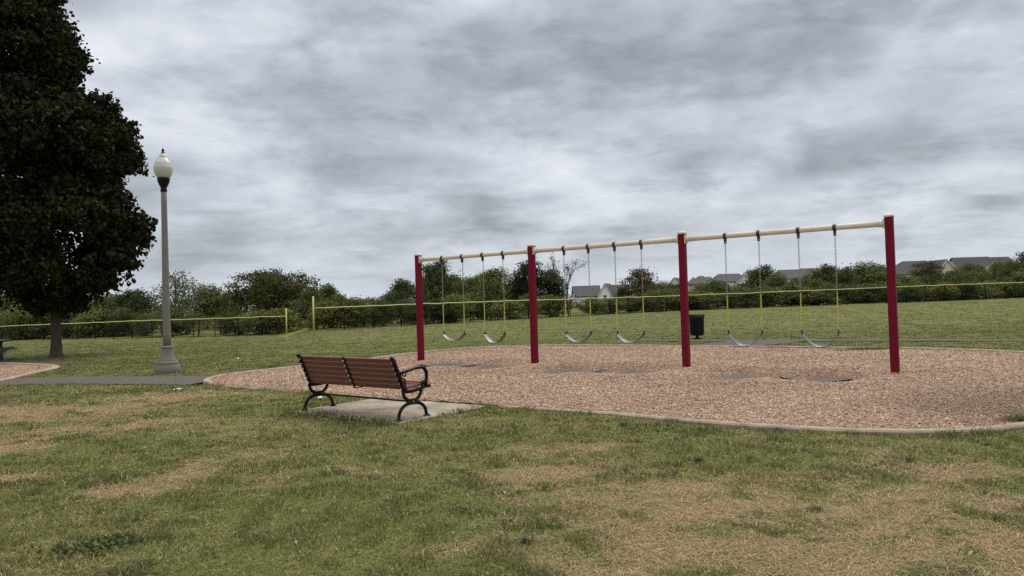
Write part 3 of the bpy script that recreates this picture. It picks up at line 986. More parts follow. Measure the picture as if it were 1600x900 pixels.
# ------------------------------------------------------------------ picnic table at the left edge
pt = gnd(8, 565)
M_PLAS = mat("dark_table_top", (.035, .038, .04), .55, .3, 15, .1, 60)
M_GALV = mat("galvanised_post", (.22, .22, .22), .5, .2, 20, metal=.5)
pc = thing("picnic_table", "dark picnic table with a bench seat on a grey post at the left edge", "picnic table", (pt[0], pt[1], 0), .66)
mb = MB(); mb.box((-.55, .0, .45), (1.85, .28, .045)); mb.build("seat", M_PLAS, pc, bevel=.012)
mb = MB(); mb.box((-.55, 1.45, .45), (1.85, .28, .045)); mb.build("seat", M_PLAS, pc, bevel=.012)
mb = MB(); mb.box((-.68, .72, .745), (1.83, .78, .05)); mb.build("tabletop", M_PLAS, pc, bevel=.012)
for x_ in (0.0, -1.15):
    for y_, h_ in ((0, .42), (1.45, .42), (.72, .715)):
        m_ = MB(); m_.tube([(x_ - (.08 if y_ == .72 else 0), y_, -.1), (x_ - (.08 if y_ == .72 else 0), y_, h_)], .042, 12)
        m_.tube([(x_ - (.08 if y_ == .72 else 0), y_, h_ - .05), (x_ - (.08 if y_ == .72 else 0), y_, h_ + .01)], [.05, .13], 12)
        m_.build("post", M_GALV if y_ != .72 else M_PLAS, pc)

# ------------------------------------------------------------------ fences
M_FBLK = mat("black_vinyl", (.010, .011, .010), .8, .2, 10, spec=.05)
M_FYEL = mat("yellow_cap", (.50, .46, .15), .6, .15, .5, spec=.2, dirt=(.52, .48, .29))


def fence(pts, heights, label, spacing, end_at, end_h, group="outfield fences"):
    """pts: ground polyline (x,y); heights along it; end_at: index of the tall yellow end post"""
    P = np.array([p[:2] for p in pts]); Hh = np.array(heights)
    d = np.r_[0, np.cumsum(np.hypot(*np.diff(P, axis=0).T))]; n = int(round(d[-1] / spacing))
    s = np.linspace(0, d[-1], n + 1)
    Q = np.stack([np.interp(s, d, P[:, 0]), np.interp(s, d, P[:, 1])], 1); H = np.interp(s, d, Hh)
    Z = np.array([tz(*q) for q in Q])
    o = thing("chain_link_fence", label, "fence", (Q[0][0], Q[0][1], Z[0]), 0, group)
    O = np.array([Q[0][0], Q[0][1], Z[0]])
    loc = lambda i, h: tuple(np.array([Q[i][0], Q[i][1], Z[i] + h]) - O)
    # real hoses sag and wobble a little between posts
    tops = []
    for i in range(n + 1):
        tops.append(np.array(loc(i, H[i])) + np.array([0, 0, rng.normal() * .012]))
        if i < n:
            m = (np.array(loc(i, H[i])) + np.array(loc(i + 1, H[i + 1]))) / 2; m[2] -= .012 + abs(rng.normal()) * .01; tops.append(m)
    MB().tube(tops, .038, 8).build("top_rail", M_FYEL, o)
    MB().tube([loc(i, H[i] * .52) for i in range(n + 1)], .022, 6).build("mid_rail", M_FBLK, o)
    MB().tube([loc(i, .06) for i in range(n + 1)], .016, 6).build("bottom_rail", M_FBLK, o)
    for i in range(n + 1):
        if i == (0 if end_at == 0 else n):
            MB().tube([loc(i, -.2), loc(i, H[i] + end_h)], .055, 10).build("end_post", M_FYEL, o)
        else:
            MB().tube([loc(i, -.2), loc(i, H[i] - .02)], .034, 8).build("post", M_FBLK, o)
    # woven wires: two slanted families
    vs = []; fs = []; pitch = .065; tot = s[-1]; w = .0022
    def wp(ss, h):
        k = min(max(ss, 0), tot); x = np.interp(k, s, Q[:, 0]); y = np.interp(k, s, Q[:, 1]); zz = np.interp(k, s, Z); hh = np.interp(k, s, H)
        return np.array([x, y, zz + .05 + h * (hh - .1)]) - O
    m = int(tot / pitch)
    for fam in (-1, 1):
        for q in range(-22, m + 22):
            a = q * pitch; b = a + fam * 1.4; ta, tb = 0.0, 1.0
            if fam > 0: ta = max(0, -a / 1.4); tb = min(1, (tot - a) / 1.4)
            else: ta = max(0, (a - tot) / 1.4); tb = min(1, a / 1.4)
            if tb - ta < .02: continue
            p0 = wp(a + (b - a) * ta, ta); p1 = wp(a + (b - a) * (ta + tb) / 2, (ta + tb) / 2); p2 = wp(a + (b - a) * tb, tb)
            k = len(vs)
            off = np.array([w, 0, 0]); oy = np.array([0, w * fam, 0])
            for p in (p0, p1, p2): vs += [p - off, p + off, p + oy * 1.5]
            for t in (0, 3):
                fs += [(k + t, k + t + 1, k + t + 4, k + t + 3), (k + t + 1, k + t + 2, k + t + 5, k + t + 4), (k + t + 2, k + t, k + t + 3, k + t + 5)]
    MB().add(vs, fs).build("wire_mesh", M_FBLK, o)


def fpts(lst):
    out = []; hs = []
    for px, py, top, d in lst:
        p = at(px, py, d); t = at(px - 1, top, d); out.append(p[:2]); hs.append(t[2] - p[2])
    return out, hs


a, b = fpts([(-150, 536.5, 515.5, 71), (0, 533, 509.8, 68), (220, 529, 501, 61), (340, 526.5, 497.5, 58), (448, 524, 494, 56)])
fence(a, b, "black chain link fence with cream top rail behind the lamp post and maple", 2.2, 1, .62)
a, b = fpts([(490.5, 518, 481.5, 46.5), (640, 509.5, 475.5, 50), (830, 498.5, 469, 58), (1020, 488, 463.5, 64), (1200, 480.5, 456.5, 67), (1420, 473, 447.5, 69), (1600, 466, 441, 70), (1750, 460.5, 435, 71)])
fence(a, b, "long black chain link fence with yellow top rail behind the swings, rising rightwards", 2.0, 0, .75)

# ------------------------------------------------------------------ trees
M_BARK = mat("bark", (.078, .060, .047), .95, .35, 14, .8, 40, stretch=(1, 1, .25), spec=.1)
M_BARKG = mat("grey_bark", (.07, .06, .05), .95, .35, 10, .5, 30, stretch=(1, 1, .3), spec=.1)
M_LEAF = leaf_mat("leaf", .7, .25, .12)
M_LEAFD = simple_tint("dark_leaf", .7, .12, .08)


def leaves_mesh(name, C, size, col, asp=.62, droop=.0, flat=.0, six=False):
    """C (n,3) leaf centres; each leaf a small folded blade facing its own way"""
    n = len(C); sz = size * (.6 + .8 * rng.random(n))
    a = rng.random(n) * 2 * np.pi; el = (rng.random(n) - .5) * 2.2 - droop
    ux = np.stack([np.cos(a) * np.cos(el), np.sin(a) * np.cos(el), np.sin(el)], 1)
    rv = rng.normal(size=(n, 3)); rv[:, 2] += flat * 3
    uy = np.cross(rv, ux); uy /= np.linalg.norm(uy, axis=1)[:, None] + 1e-9
    uz = np.cross(ux, uy)
    w = (sz * asp)[:, None]; s_ = sz[:, None]
    if six:
        V = np.empty((n, 6, 3))
        V[:, 0] = C - ux * s_ * .5; V[:, 1] = C - ux * s_ * .12 + uy * w * .62 + uz * s_ * .1; V[:, 2] = C + ux * s_ * .18 + uy * w * .42 + uz * s_ * .05
        V[:, 3] = C + ux * s_ * .62; V[:, 4] = C + ux * s_ * .18 - uy * w * .42 + uz * s_ * .05; V[:, 5] = C - ux * s_ * .12 - uy * w * .62 + uz * s_ * .1
        k = np.arange(n)[:, None] * 6
        Fc = np.concatenate([k + np.array([0, 1, 2, 3]), k + np.array([0, 3, 4, 5])], 0)
        return np_mesh(name, V.reshape(-1, 3), Fc, np.repeat(col, 6, 0))
    V = np.empty((n, 4, 3))
    V[:, 0] = C - ux * s_ * .5; V[:, 1] = C + uy * w * .5 + uz * s_ * .12; V[:, 2] = C + ux * s_ * .55; V[:, 3] = C - uy * w * .5 + uz * s_ * .12
    Fc = np.arange(n * 4).reshape(n, 4)
    return np_mesh(name, V.reshape(-1, 3), Fc, np.repeat(col, 4, 0))


def limb(mb, p0, p1, r0_, r1_, n=5, wob=.08, sides=7):
    p0 = np.array(p0, float); p1 = np.array(p1, float); L = np.linalg.norm(p1 - p0); pts = []; rad = []
    ph = rng.random(3) * 6
    for k in range(n + 1):
        t = k / n; q = p0 + (p1 - p0) * t
        q = q + wob * L * np.sin(ph + t * 5) * t * (1 - t) * 2
        q[2] -= .0; pts.append(q); rad.append(r0_ + (r1_ - r0_) * t ** .8)
    mb.tube(pts, rad, sides, cap=True)
    return pts


def tree_kind(h, rw, z0, ncl, per, leaf, cols, shape, trunk_r=.12, sig=.42, spread=1.0, seed=0, lobes=7, bare=0):
    """returns (trunk mesh, crown mesh) of a tree of height h; crown = clusters of leaves at the ends of limbs, several lobes"""
    global rng
    keep = rng; rng = np.random.default_rng(1000 + seed)
    # lobes: big boughs, each a squashed ball of clusters
    cen = []
    for k in range(lobes):
        t = (k + .5) / lobes; zc = z0 + (h - z0) * (.18 + .74 * t)
        f = shape((zc - z0) / (h - z0)); a = k * 2.4 + rng.random() * .9
        rr = rw * f * (.35 + .4 * rng.random()) if k < lobes - 1 else 0
        cen.append((rr * math.cos(a), rr * math.sin(a), zc, rw * (.36 + .2 * rng.random()) * (.6 + .5 * f)))
    C = []; CL = []
    for q in range(ncl):
        c = cen[rng.integers(len(cen))]
        v = rng.normal(size=3); v /= np.linalg.norm(v); rad = c[3] * (.45 + .62 * rng.random() ** .6)
        p = np.array([c[0] + v[0] * rad, c[1] + v[1] * rad, c[2] + v[2] * rad * .82])
        if p[2] < z0 * .8: p[2] = z0 * .8 + rng.random() * .3
        CL.append(p)
        m = max(4, int(per * (.4 + 1.2 * rng.random()))); s_ = sig * (.6 + .8 * rng.random())
        C.append(p + rng.normal(size=(m, 3)) * np.array([s_, s_, s_ * .65]))
    nl = np.array([len(c) for c in C]); C = np.concatenate(C)
    cl_t = np.repeat(rng.random(ncl), nl); t = rng.random(len(C))
    cols = np.array(cols); i0 = np.minimum((cl_t * len(cols)).astype(int), len(cols) - 1)
    col = cols[i0] * (.75 + .5 * t)[:, None]
    crown = leaves_mesh("crown", C, leaf, col)
    mb = MB(); th = h * .72
    tp_ = limb(mb, (0, 0, -.3), (rng.normal() * .15, rng.normal() * .15, th), trunk_r * 1.15, trunk_r * .3, 7, .04, 8)
    for c in cen:
        zs = min(max(z0 * .7, c[2] - c[3] * 1.1 - .3), th * .95); k = min(6, int(zs / th * 7))
        lp_ = limb(mb, tp_[k], (c[0], c[1], c[2]), trunk_r * .5, trunk_r * .15, 4, .1, 6)
        for j in range(3 + bare):
            p = CL[rng.integers(len(CL))]
            if np.linalg.norm(p - np.array(c[:3])) < c[3] * 1.6: limb(mb, lp_[3], p, trunk_r * .2, .012, 3, .12, 4)
    me = bpy.data.meshes.new("trunk"); me.from_pydata(mb.v, [], mb.f); me.polygons.foreach_set("use_smooth", mb.sm); me.update(); me.materials.append(M_BARKG)
    crown.materials.append(M_LEAF)
    rng = keep
    return me, crown, h, rw


dome = lambda t: math.sqrt(max(0, 1 - (2 * t - .75) ** 2 * .62)) if t < 1 else .3
egg = lambda t: (1 - t) ** .55 * (t + .25) ** .3 * 1.35
G_DARK = [(0.063, 0.084, 0.0294), (0.084, 0.105, 0.0358), (0.1092, 0.1218, 0.042), (0.0546, 0.0714, 0.0272)]
G_MID = [(0.1094, 0.1269, 0.0394), (0.14, 0.1531, 0.0481), (0.0875, 0.1094, 0.0372), (0.1706, 0.1706, 0.0569)]
G_YELLOW = [(0.135, 0.153, 0.0432), (0.171, 0.1764, 0.0504), (0.108, 0.1296, 0.0396), (0.198, 0.1944, 0.0576)]  # yellow-green leaf colours of the paler bushes
G_GREY = [(0.1152, 0.1267, 0.0653), (0.144, 0.1498, 0.0768), (0.0864, 0.0998, 0.0499)]
G_BRN = [(.092, .098, .034), (.076, .090, .028), (.112, .094, .036), (.064, .078, .026), (.10, .105, .034)]
G_RUST = [(0.14, 0.0868, 0.042), (0.105, 0.091, 0.0364), (0.168, 0.098, 0.049), (0.084, 0.084, 0.0336)]
G_BLK = [(0.021, 0.0285, 0.015), (0.03, 0.036, 0.018), (0.042, 0.048, 0.0225)]

KINDS = {
    "broad_dark": [tree_kind(6.4, 3.0, 1.0, 330, 26, .24, G_DARK, dome, .16, .36, seed=s, lobes=10) for s in (1, 2)],
    "broad_mid": [tree_kind(6.0, 2.7, .8, 300, 26, .23, G_MID, dome, .14, .34, seed=s, lobes=9) for s in (3, 4)],
    "brown": [tree_kind(6.4, 3.2, .9, 360, 26, .23, G_BRN, dome, .16, .36, seed=s, lobes=10) for s in (5,)],
    "airy": [tree_kind(6.6, 2.2, 1.4, 210, 13, .19, G_GREY, egg, .12, .30, seed=s, lobes=9, bare=5) for s in (6, 7)],
    "rust": [tree_kind(5.6, 2.4, .8, 240, 17, .21, G_RUST, egg, .12, .30, seed=s, lobes=8, bare=3) for s in (8,)],
    "pine": [tree_kind(6.4, 2.5, 1.0, 300, 24, .22, G_BLK, egg, .14, .34, seed=s, lobes=10) for s in (9,)],
    "bush": [tree_kind(3.0, 1.9, .05, 230, 26, .19, G_MID, dome, .07, .27, seed=s, lobes=8) for s in (11, 12, 13)],
    "bush_dark": [tree_kind(3.0, 2.0, .05, 230, 26, .19, G_DARK, dome, .07, .27, seed=s, lobes=8) for s in (14, 15, 16)],
    "bush_yellow": [tree_kind(3.0, 1.8, .05, 230, 26, .19, G_YELLOW, dome, .07, .26, seed=s, lobes=8) for s in (17, 18)],
}


def place_tree(kind, px, top, wpx, d, label, group=None, name="tree", v=None):
    """stand a tree whose top shows at (px, top) and whose crown is wpx wide, at distance d"""
    var = KINDS[kind]; tm, cm, h, rw = var[(random.randrange(len(var)) if v is None else v) % len(var)]
    if isinstance(d, tuple):
        p = at(px, top, 60); d = float(np.interp(p[0] / 60, FU, FD)) + d[1] + random.random() ** 2 * 6
    p = at(px, top, d); zg = tz(p[0], p[1])
    if d > 75: zg = min(zg, .0)
    H = max(p[2] - zg, 1.0); sx = (wpx / F * d) / (2 * rw * .98); sz = H / (h * 1.0)
    o = thing(name, label, "tree" if name != "shrub" else "shrub", (p[0], p[1], zg), random.random() * 6.28, group)
    o.scale = (sx, sx, sz)
    link("trunk", tm, None, o); link("crown", cm, None, o)
    return o


T = place_tree
GB = "trees beyond the outfield fence"
# left of the lamp, seen under the big maple
T("broad_dark", 20, 462, 130, 92, "dark green tree behind the fence at the far left edge, under the maple", GB)
T("broad_dark", 118, 458, 110, 95, "dark green tree rising behind the fence right of the maple trunk", GB)
T("broad_mid", 172, 463, 80, 84, "grey green tree behind the fence between the maple and the lamp post", GB)
T("broad_dark", 212, 456, 80, 78, "dark bushy tree behind the fence just left of the lamp post", GB)
T("bush_yellow", 52, 479, 62, 74, "yellow green rounded bush behind the fence left of the maple trunk", GB, "shrub")
T("bush_yellow", 132, 483, 58, 74, "yellowing rounded bush behind the fence right of the maple trunk", GB, "shrub")
# between lamp and gap
T("airy", 275, 424, 82, 80, "tall airy tree with see through twigs right of the lamp post", GB, v=0)
T("broad_mid", 322, 449, 70, 84, "olive tree with a ragged top between the airy tree and the broad dark tree", GB)
T("broad_dark", 352, 458, 58, 90, "low dark tree left of the broad brownish tree", GB)
T("brown", 405, 430, 95, 82, "broad dense brownish tree, left half of the big clump left of the fence gap", GB)
T("brown", 455, 433, 90, 84, "broad dense brownish tree, right half of the big clump left of the fence gap", GB)
T("broad_dark", 425, 426, 70, 90, "tallest dark crown in the clump left of the fence gap", GB)
T("broad_dark", 513, 446, 46, 84, "small dark tree just right of the brownish clump, over the yellow end post", GB)
T("broad_dark", 487, 452, 50, 78, "dark tree in the clump directly above the fence gap", GB)
T("bush_dark", 470, 474, 70, 64, "dark leafy bush filling the gap between the two fences", GB, "shrub")
T("bush_dark", 497, 480, 50, 66, "smaller dark bush at the left end of the long fence", GB, "shrub")
# centre
T("broad_dark", 627, 439, 62, 84, "rounded dark tree at the right of the open gap, left of the left end post", GB)
T("broad_dark", 685, 410, 66, 84, "tall dark tree rising between the left end post and the next crown", GB, v=1)
T("broad_mid", 728, 438, 58, 82, "mid green tree between the first and second swings", GB)
T("broad_mid", 775, 424, 70, 80, "tall olive green tree left of the second red post", GB)
T("broad_dark", 752, 430, 50, 90, "dark tree behind the second swing", GB)
T("pine", 828, 410, 66, 80, "blackish layered tree half hidden by the second red post", GB)
T("pine", 858, 424, 56, 82, "blackish tree at the foot of the leafless tree", GB)
T("rust", 1000, 419, 64, 84, "rust brown thin tree right of the white gabled house", GB)
T("broad_mid", 1036, 442, 56, 90, "olive tree just left of the third red post", GB)
T("broad_dark", 972, 452, 34, 84, "dark tree left of the rust brown tree", GB)
T("broad_mid", 1098, 444, 44, 92, "green tree just right of the third red post, below the brown roofed house", GB)
T("broad_dark", 1192, 418, 62, 96, "dark green tree between the porch house and the next grey roof", GB)
T("broad_mid", 1214, 431, 44, 88, "mid green tree in front of the grey roofed house with white wall", GB)
T("broad_dark", 1292, 416, 56, 98, "dark tree in front of the roofs left of the right end post", GB)
T("broad_mid", 1352, 413, 70, 96, "tall green tree just left of the right end post", GB)
T("broad_dark", 1322, 421, 46, 92, "dark tree second to the left of the right end post", GB)
T("brown", 1448, 413, 46, 104, "brownish green tree in front of the large beige gable", GB)
T("broad_mid", 1425, 434, 44, 90, "green tree in front of the left end of the large grey roofed house", GB)
T("broad_mid", 1513, 414, 38, 104, "green tree between the two largest houses at the right", GB)
T("broad_dark", 1528, 417, 34, 106, "dark tree below the left gable of the rightmost house", GB)
T("broad_mid", 1557, 411, 34, 100, "green tree in front of the rightmost house", GB)
T("broad_dark", 1606, 398, 72, 96, "tall dark tree at the right edge beyond the fence", GB)

for px, top, w, kd, lab in [(1128, 444, 36, "broad_mid", "small green tree below the porch house"), (1160, 446, 36, "broad_dark", "dark tree below the porch gable"),
                            (1244, 437, 38, "broad_dark", "dark tree below the grey roofed house with a white wall"), (1262, 431, 34, "broad_mid", "green tree between two roofs left of the right end post"),
                            (1276, 425, 34, "broad_dark", "dark tree below the brown roofed house with a white corner"), (1312, 431, 40, "broad_mid", "lighter green tree below the dark roof left of the right end post"),
                            (1340, 424, 34, "broad_dark", "dark tree against the tall green tree left of the right end post"), (1378, 418, 40, "broad_dark", "dark tree directly behind the right end post"),
                            (1408, 433, 34, "broad_dark", "dark tree below the left wing of the large grey roofed house"), (1496, 422, 36, "broad_mid", "green tree just right of the large beige gable"),
                            (1582, 409, 36, "broad_mid", "green tree below the right half of the rightmost roof"), (1060, 446, 40, "broad_dark", "dark tree hidden mostly by the third red post"),
                            (1008, 440, 46, "broad_mid", "olive tree at the foot of the rust brown tree"), (808, 436, 44, "broad_dark", "dark tree just left of the second red post"),
                            (708, 432, 40, "broad_mid", "olive tree between the tall dark tree and the first swing"), (660, 436, 40, "broad_dark", "dark tree behind the left end post"),
                            (603, 462, 34, "broad_mid", "low green tree at the right side of the open gap"), (545, 478, 40, "broad_dark", "low dark tree under the far grey building"), (580, 478, 40, "broad_mid", "low green tree under the far dark roofed building")]:
    T(kd, px, top, w, 94 + (px % 7), lab + ", beyond the fence", GB)
# continuous scrub behind the fences: one shrub after another
SH = "scrub bushes along the back of the fences"
def scrub(x0, x1, step, top, jit, dd_, lab, grp, kinds=("bush", "bush_dark", "bush_dark", "bush", "bush_yellow", "airy")):
    px = x0
    while px < x1:
        big = random.random()
        T(random.choice(kinds), px, top(px) + random.uniform(-jit, jit * .7) - (7 if big > .85 else 0), random.uniform(34, 72), dd_ if isinstance(dd_, tuple) else dd_ + random.uniform(0, 10), lab, grp, "shrub")
        px += step * random.uniform(.55, 1.3)


LB = ("dark green scrub bush behind the left fence", "scrub bushes behind the left fence")
MB_ = ("mid green scrub bush behind the long fence, left of the third red post", "scrub bushes behind the long fence, left part")
RB = ("rounded scrub bush behind the long fence, right of the third red post", "scrub bushes behind the long fence, right part")
scrub(-20, 452, 31, lambda p: 492 - p * .012, 9, ("f", 2.6), *LB)
scrub(505, 1110, 28, lambda p: 472 - (p - 505) * .016, 9, ("f", 2.6), *MB_)
scrub(1110, 1640, 28, lambda p: 452 - (p - 1110) * .034, 9, 80, *RB)
scrub(1100, 1640, 30, lambda p: 462 - (p - 1095) * .032, 7, ("f", 2.8), *RB, kinds=("bush", "bush_dark", "bush_yellow", "bush_dark"))


# leafless tree right of the second post
def bare_tree():
    p = at(884, 394, 78); zg = min(tz(p[0], p[1]), 0); H = p[2] - zg
    mb = MB(); tips = []

    def grow(p0, d, L, r_, lvl):
        p1 = p0 + d * L
        limb(mb, p0, p1, r_, r_ * .62, 3, .06, 5 if lvl > 1 else 7)
        if lvl >= 5 or L < .25:
            tips.append(p1); return
        if lvl >= 3: tips.append(p1)
        for k in range(3 if lvl < 3 else 2):
            a = rng.normal(size=3) * (.42 if lvl else .35); a[2] += .12
            dd = d + a; dd /= np.linalg.norm(dd)
            grow(p1 if k else p0 + d * L * .75, dd, L * (.68 + .16 * rng.random()), r_ * .6, lvl + 1)
    grow(np.array([0, 0, -.2]), np.array([0, 0, 1.]), H * .30, .13, 0)
    V = np.array(mb.v); zmax = V[:, 2].max(); s_ = H / zmax
    w_ = 62 / F * 78 / (np.percentile(V[:, 0], 99) - np.percentile(V[:, 0], 1))
    o = thing("leafless_tree", "thin nearly leafless tree rising right of the second red post", "tree", (p[0], p[1], zg)); o.scale = (w_, w_, s_)
    mb.build("trunk", M_BARKG, o)
    tips_ = np.array(tips); C = []
    for t in tips_:
        if rng.random() < .62:
            m = rng.integers(2, 9); C.append(t + rng.normal(size=(m, 3)) * .16)
    C = np.concatenate(C); col = np.array(G_GREY)[rng.integers(3, size=len(C))] * .75
    link("crown", leaves_mesh("crown", C, .15, col), M_LEAF, o)


bare_tree()


# the big maple at the left
def maple():
    b = gnd(88, 557.5); d = b[1]; k = d / F
    o = thing("maple_tree", "large dark leaved maple filling the left of the view, trunk beside the picnic table", "tree", (b[0], b[1], 0))
    zt = lambda py: EYE + (493.5 - py) * k
    # right-hand outline (px of the crown edge at image heights) and the lean of the crown's axis
    ys_ = np.array([-90, -40, 0, 50, 100, 128, 150, 175, 205, 240, 265, 290, 320, 345, 385, 410, 432, 452, 468])
    xr = np.array([40, 75, 97, 116, 128, 106, 146, 188, 204, 214, 194, 172, 214, 229, 226, 214, 198, 170, 130])
    roll = math.tan(ROLL)
    zs = np.array([zt(y) for y in ys_])[::-1]; off = ((xr - 88 + (557 - ys_) * roll) * k)[::-1]
    axz = np.array([0, 4, 8, 12, 17.]); axx = np.array([0, 0, -.35, -1.3, -1.7])
    z0, z1 = zs[0] - .35, zs[-1]
    def radius(z_):
        return np.interp(z_, zs, off) - np.interp(z_, axz, axx)
    C = []; tips = []
    ax_ = lambda z_: float(np.interp(z_, axz, axx))
    boughs = []
    while len(boughs) < 230:                      # boughs hang in the shell of the crown, each a drooping pad of leaf clusters
        z_ = z0 + (z1 - z0) * rng.random() ** .9; a = rng.random() * 2 * math.pi; br = .42 + .5 * rng.random()
        Rr = radius(z_)
        if abs(math.sin(a)) > .5 or math.cos(a) < 0: Rr *= .85 + .25 * rng.random()
        if rng.random() > (Rr / 4.2) ** 1.1: continue
        q = max(Rr - br * 1.05 - .2 - .25 * rng.random(), .1)
        boughs.append((np.array([ax_(z_) + q * math.cos(a), q * math.sin(a), z_]), br, a))
    for ang in np.linspace(-.6, .6, 5):           # the edge seen against the sky
        for z_ in np.arange(z0 + .3, z1, .85):
            z_ = z_ + rng.normal() * .2; br = .26 + .36 * rng.random(); q = max(radius(z_) - .18 - br * 1.02 - .35 * rng.random() ** 2, .1)
            boughs.append((np.array([ax_(z_) + q * math.cos(ang), q * math.sin(ang), z_ + rng.normal() * .15]), br, ang))

    def cluster(p, a, m, s_, dr=.1):
        tips.append(p)
        L_ = rng.normal(size=(m, 3)) * np.array([s_, s_, s_ * .7]); out = np.array([math.cos(a), math.sin(a), -.6])
        C.append(p + L_ + np.outer(np.abs(rng.normal(size=m)) * dr, out))
    for c, br, a in boughs:
        for q in range(int(26 * (br / .6) ** 2)):
            v = rng.normal(size=3); v /= np.linalg.norm(v)
            p = c + v * br * np.array([1, 1, .72]) * rng.random() ** .45
            if math.cos(a) > .2 and np.hypot(p[0] - ax_(p[2]), p[1]) > radius(p[2]) - .95 and vnoise(np.array([p[0] * 2.3]), np.array([p[1] * 1.1 + p[2] * 2.6]), 14)[0] > .60: continue
            if p[2] < z0 + 1.9 and vnoise(np.array([p[0] * 1.7]), np.array([p[1] * 1.7 + p[2] * 2.1]), 12)[0] > .70: continue
            cluster(p, a, rng.integers(12, 30), .10 + .06 * rng.random())
        for q in range(rng.integers(1, 4)):       # sprigs poking out of the bough
            dv_ = np.array([math.cos(a) + rng.normal() * .5, math.sin(a) + rng.normal() * .5, rng.normal() * .5 + .15]); dv_ /= np.linalg.norm(dv_)
            for t in (.95, 1.1, 1.22)[:rng.integers(1, 4)]:
                cluster(c + dv_ * br * t, a, rng.integers(4, 9), .055, .05)
    for q in range(1500):                         # leaves deeper in the crown
        z_ = z0 + .9 + (z1 - z0 - .9) * rng.random(); Rr = radius(z_); a = rng.random() * 2 * math.pi
        if rng.random() > (Rr / 4.2) ** 1.5: continue
        g = Rr * .72 * rng.random() ** .5
        cluster(np.array([ax_(z_) + g * math.cos(a), g * math.sin(a), z_]), a, rng.integers(20, 44), .24)
    C = np.concatenate(C)
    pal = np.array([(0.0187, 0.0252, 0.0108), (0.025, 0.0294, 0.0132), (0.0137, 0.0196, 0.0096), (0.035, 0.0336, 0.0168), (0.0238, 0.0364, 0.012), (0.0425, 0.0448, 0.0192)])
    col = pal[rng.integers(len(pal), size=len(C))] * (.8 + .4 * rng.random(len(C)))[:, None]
    link("crown", leaves_mesh("crown", C, .125, col, .95, .55, .3, six=True), M_LEAFD, o)
    mb = MB()
    tr = [(0, 0, -.2), (0, 0, .0), (.0, 0, .12), (.01, 0, .5), (-.01, .01, 1.2), (.0, 0, 1.9), (-.05, 0, 3), (-.2, 0, 5), (-.4, .1, 8), (-1.1, .1, 11), (-1.5, .1, 15)]
    mb.tube(tr, [.36, .31, .235, .195, .175, .185, .15, .12, .09, .06, .02], 12)
    for h_, a, up_, L_, r_ in [(1.75, 3.3, 1.3, 1.7, .09), (1.85, .2, 1.1, 1.6, .085), (2.0, 1.6, 1.2, 1.9, .08), (2.0, 4.8, 1.5, 1.8, .08), (2.3, 2.6, 1.4, 2.2, .08), (2.6, .7, 1.6, 2.2, .08),
                            (3.4, 5.6, 2, 2.4, .07), (4, 3.9, 2, 2.4, .07), (5, .1, 1.6, 2.6, .07), (5.6, 2.2, 2, 2.4, .06), (7, 5, 2, 2, .05), (7.5, .2, 1.8, 2.4, .05), (8.5, 3, 2, 2.2, .05)]:
        ax = float(np.interp(h_, [0, 3, 5, 8, 11, 15], [0, -.05, -.2, -.4, -1.1, -1.5]))
        e = (ax + L_ * math.cos(a), L_ * math.sin(a), h_ + up_)
        pp = limb(mb, (ax, 0, h_), e, r_, r_ * .35, 6, .08, 8)
        for j in range(4):
            tt = tips[rng.integers(len(tips))]
            best = min((tips[rng.integers(len(tips))] for _ in range(60)), key=lambda q: np.linalg.norm(q - np.array(pp[4])))
            limb(mb, pp[3 + j % 3], best, r_ * .35, .012, 4, .12, 5)
    mb.build("trunk", M_BARK, o)


maple()

# ------------------------------------------------------------------ houses
M_WW = mat("white_siding", (.80, .79, .77), .7, .06, 2, spec=.3)
M_BW = mat("beige_siding", (.60, .55, .49), .7, .06, 2, spec=.3)
M_TW = mat("tan_siding", (.62, .56, .49), .7, .06, 2, spec=.3)
M_RG = mat("grey_shingle", (.085, .087, .095), .9, .2, 3, spec=.2)
M_RB = mat("brown_shingle", (.105, .092, .082), .9, .2, 3, spec=.2)
M_RD = mat("dark_shingle", (.075, .075, .080), .9, .2, 3, spec=.2)
M_GLS = mat("window_glass", (.03, .035, .045), .1, .3, 2, spec=.8)
M_TRIM = mat("white_trim", (.6, .6, .6), .6, .05, 3)


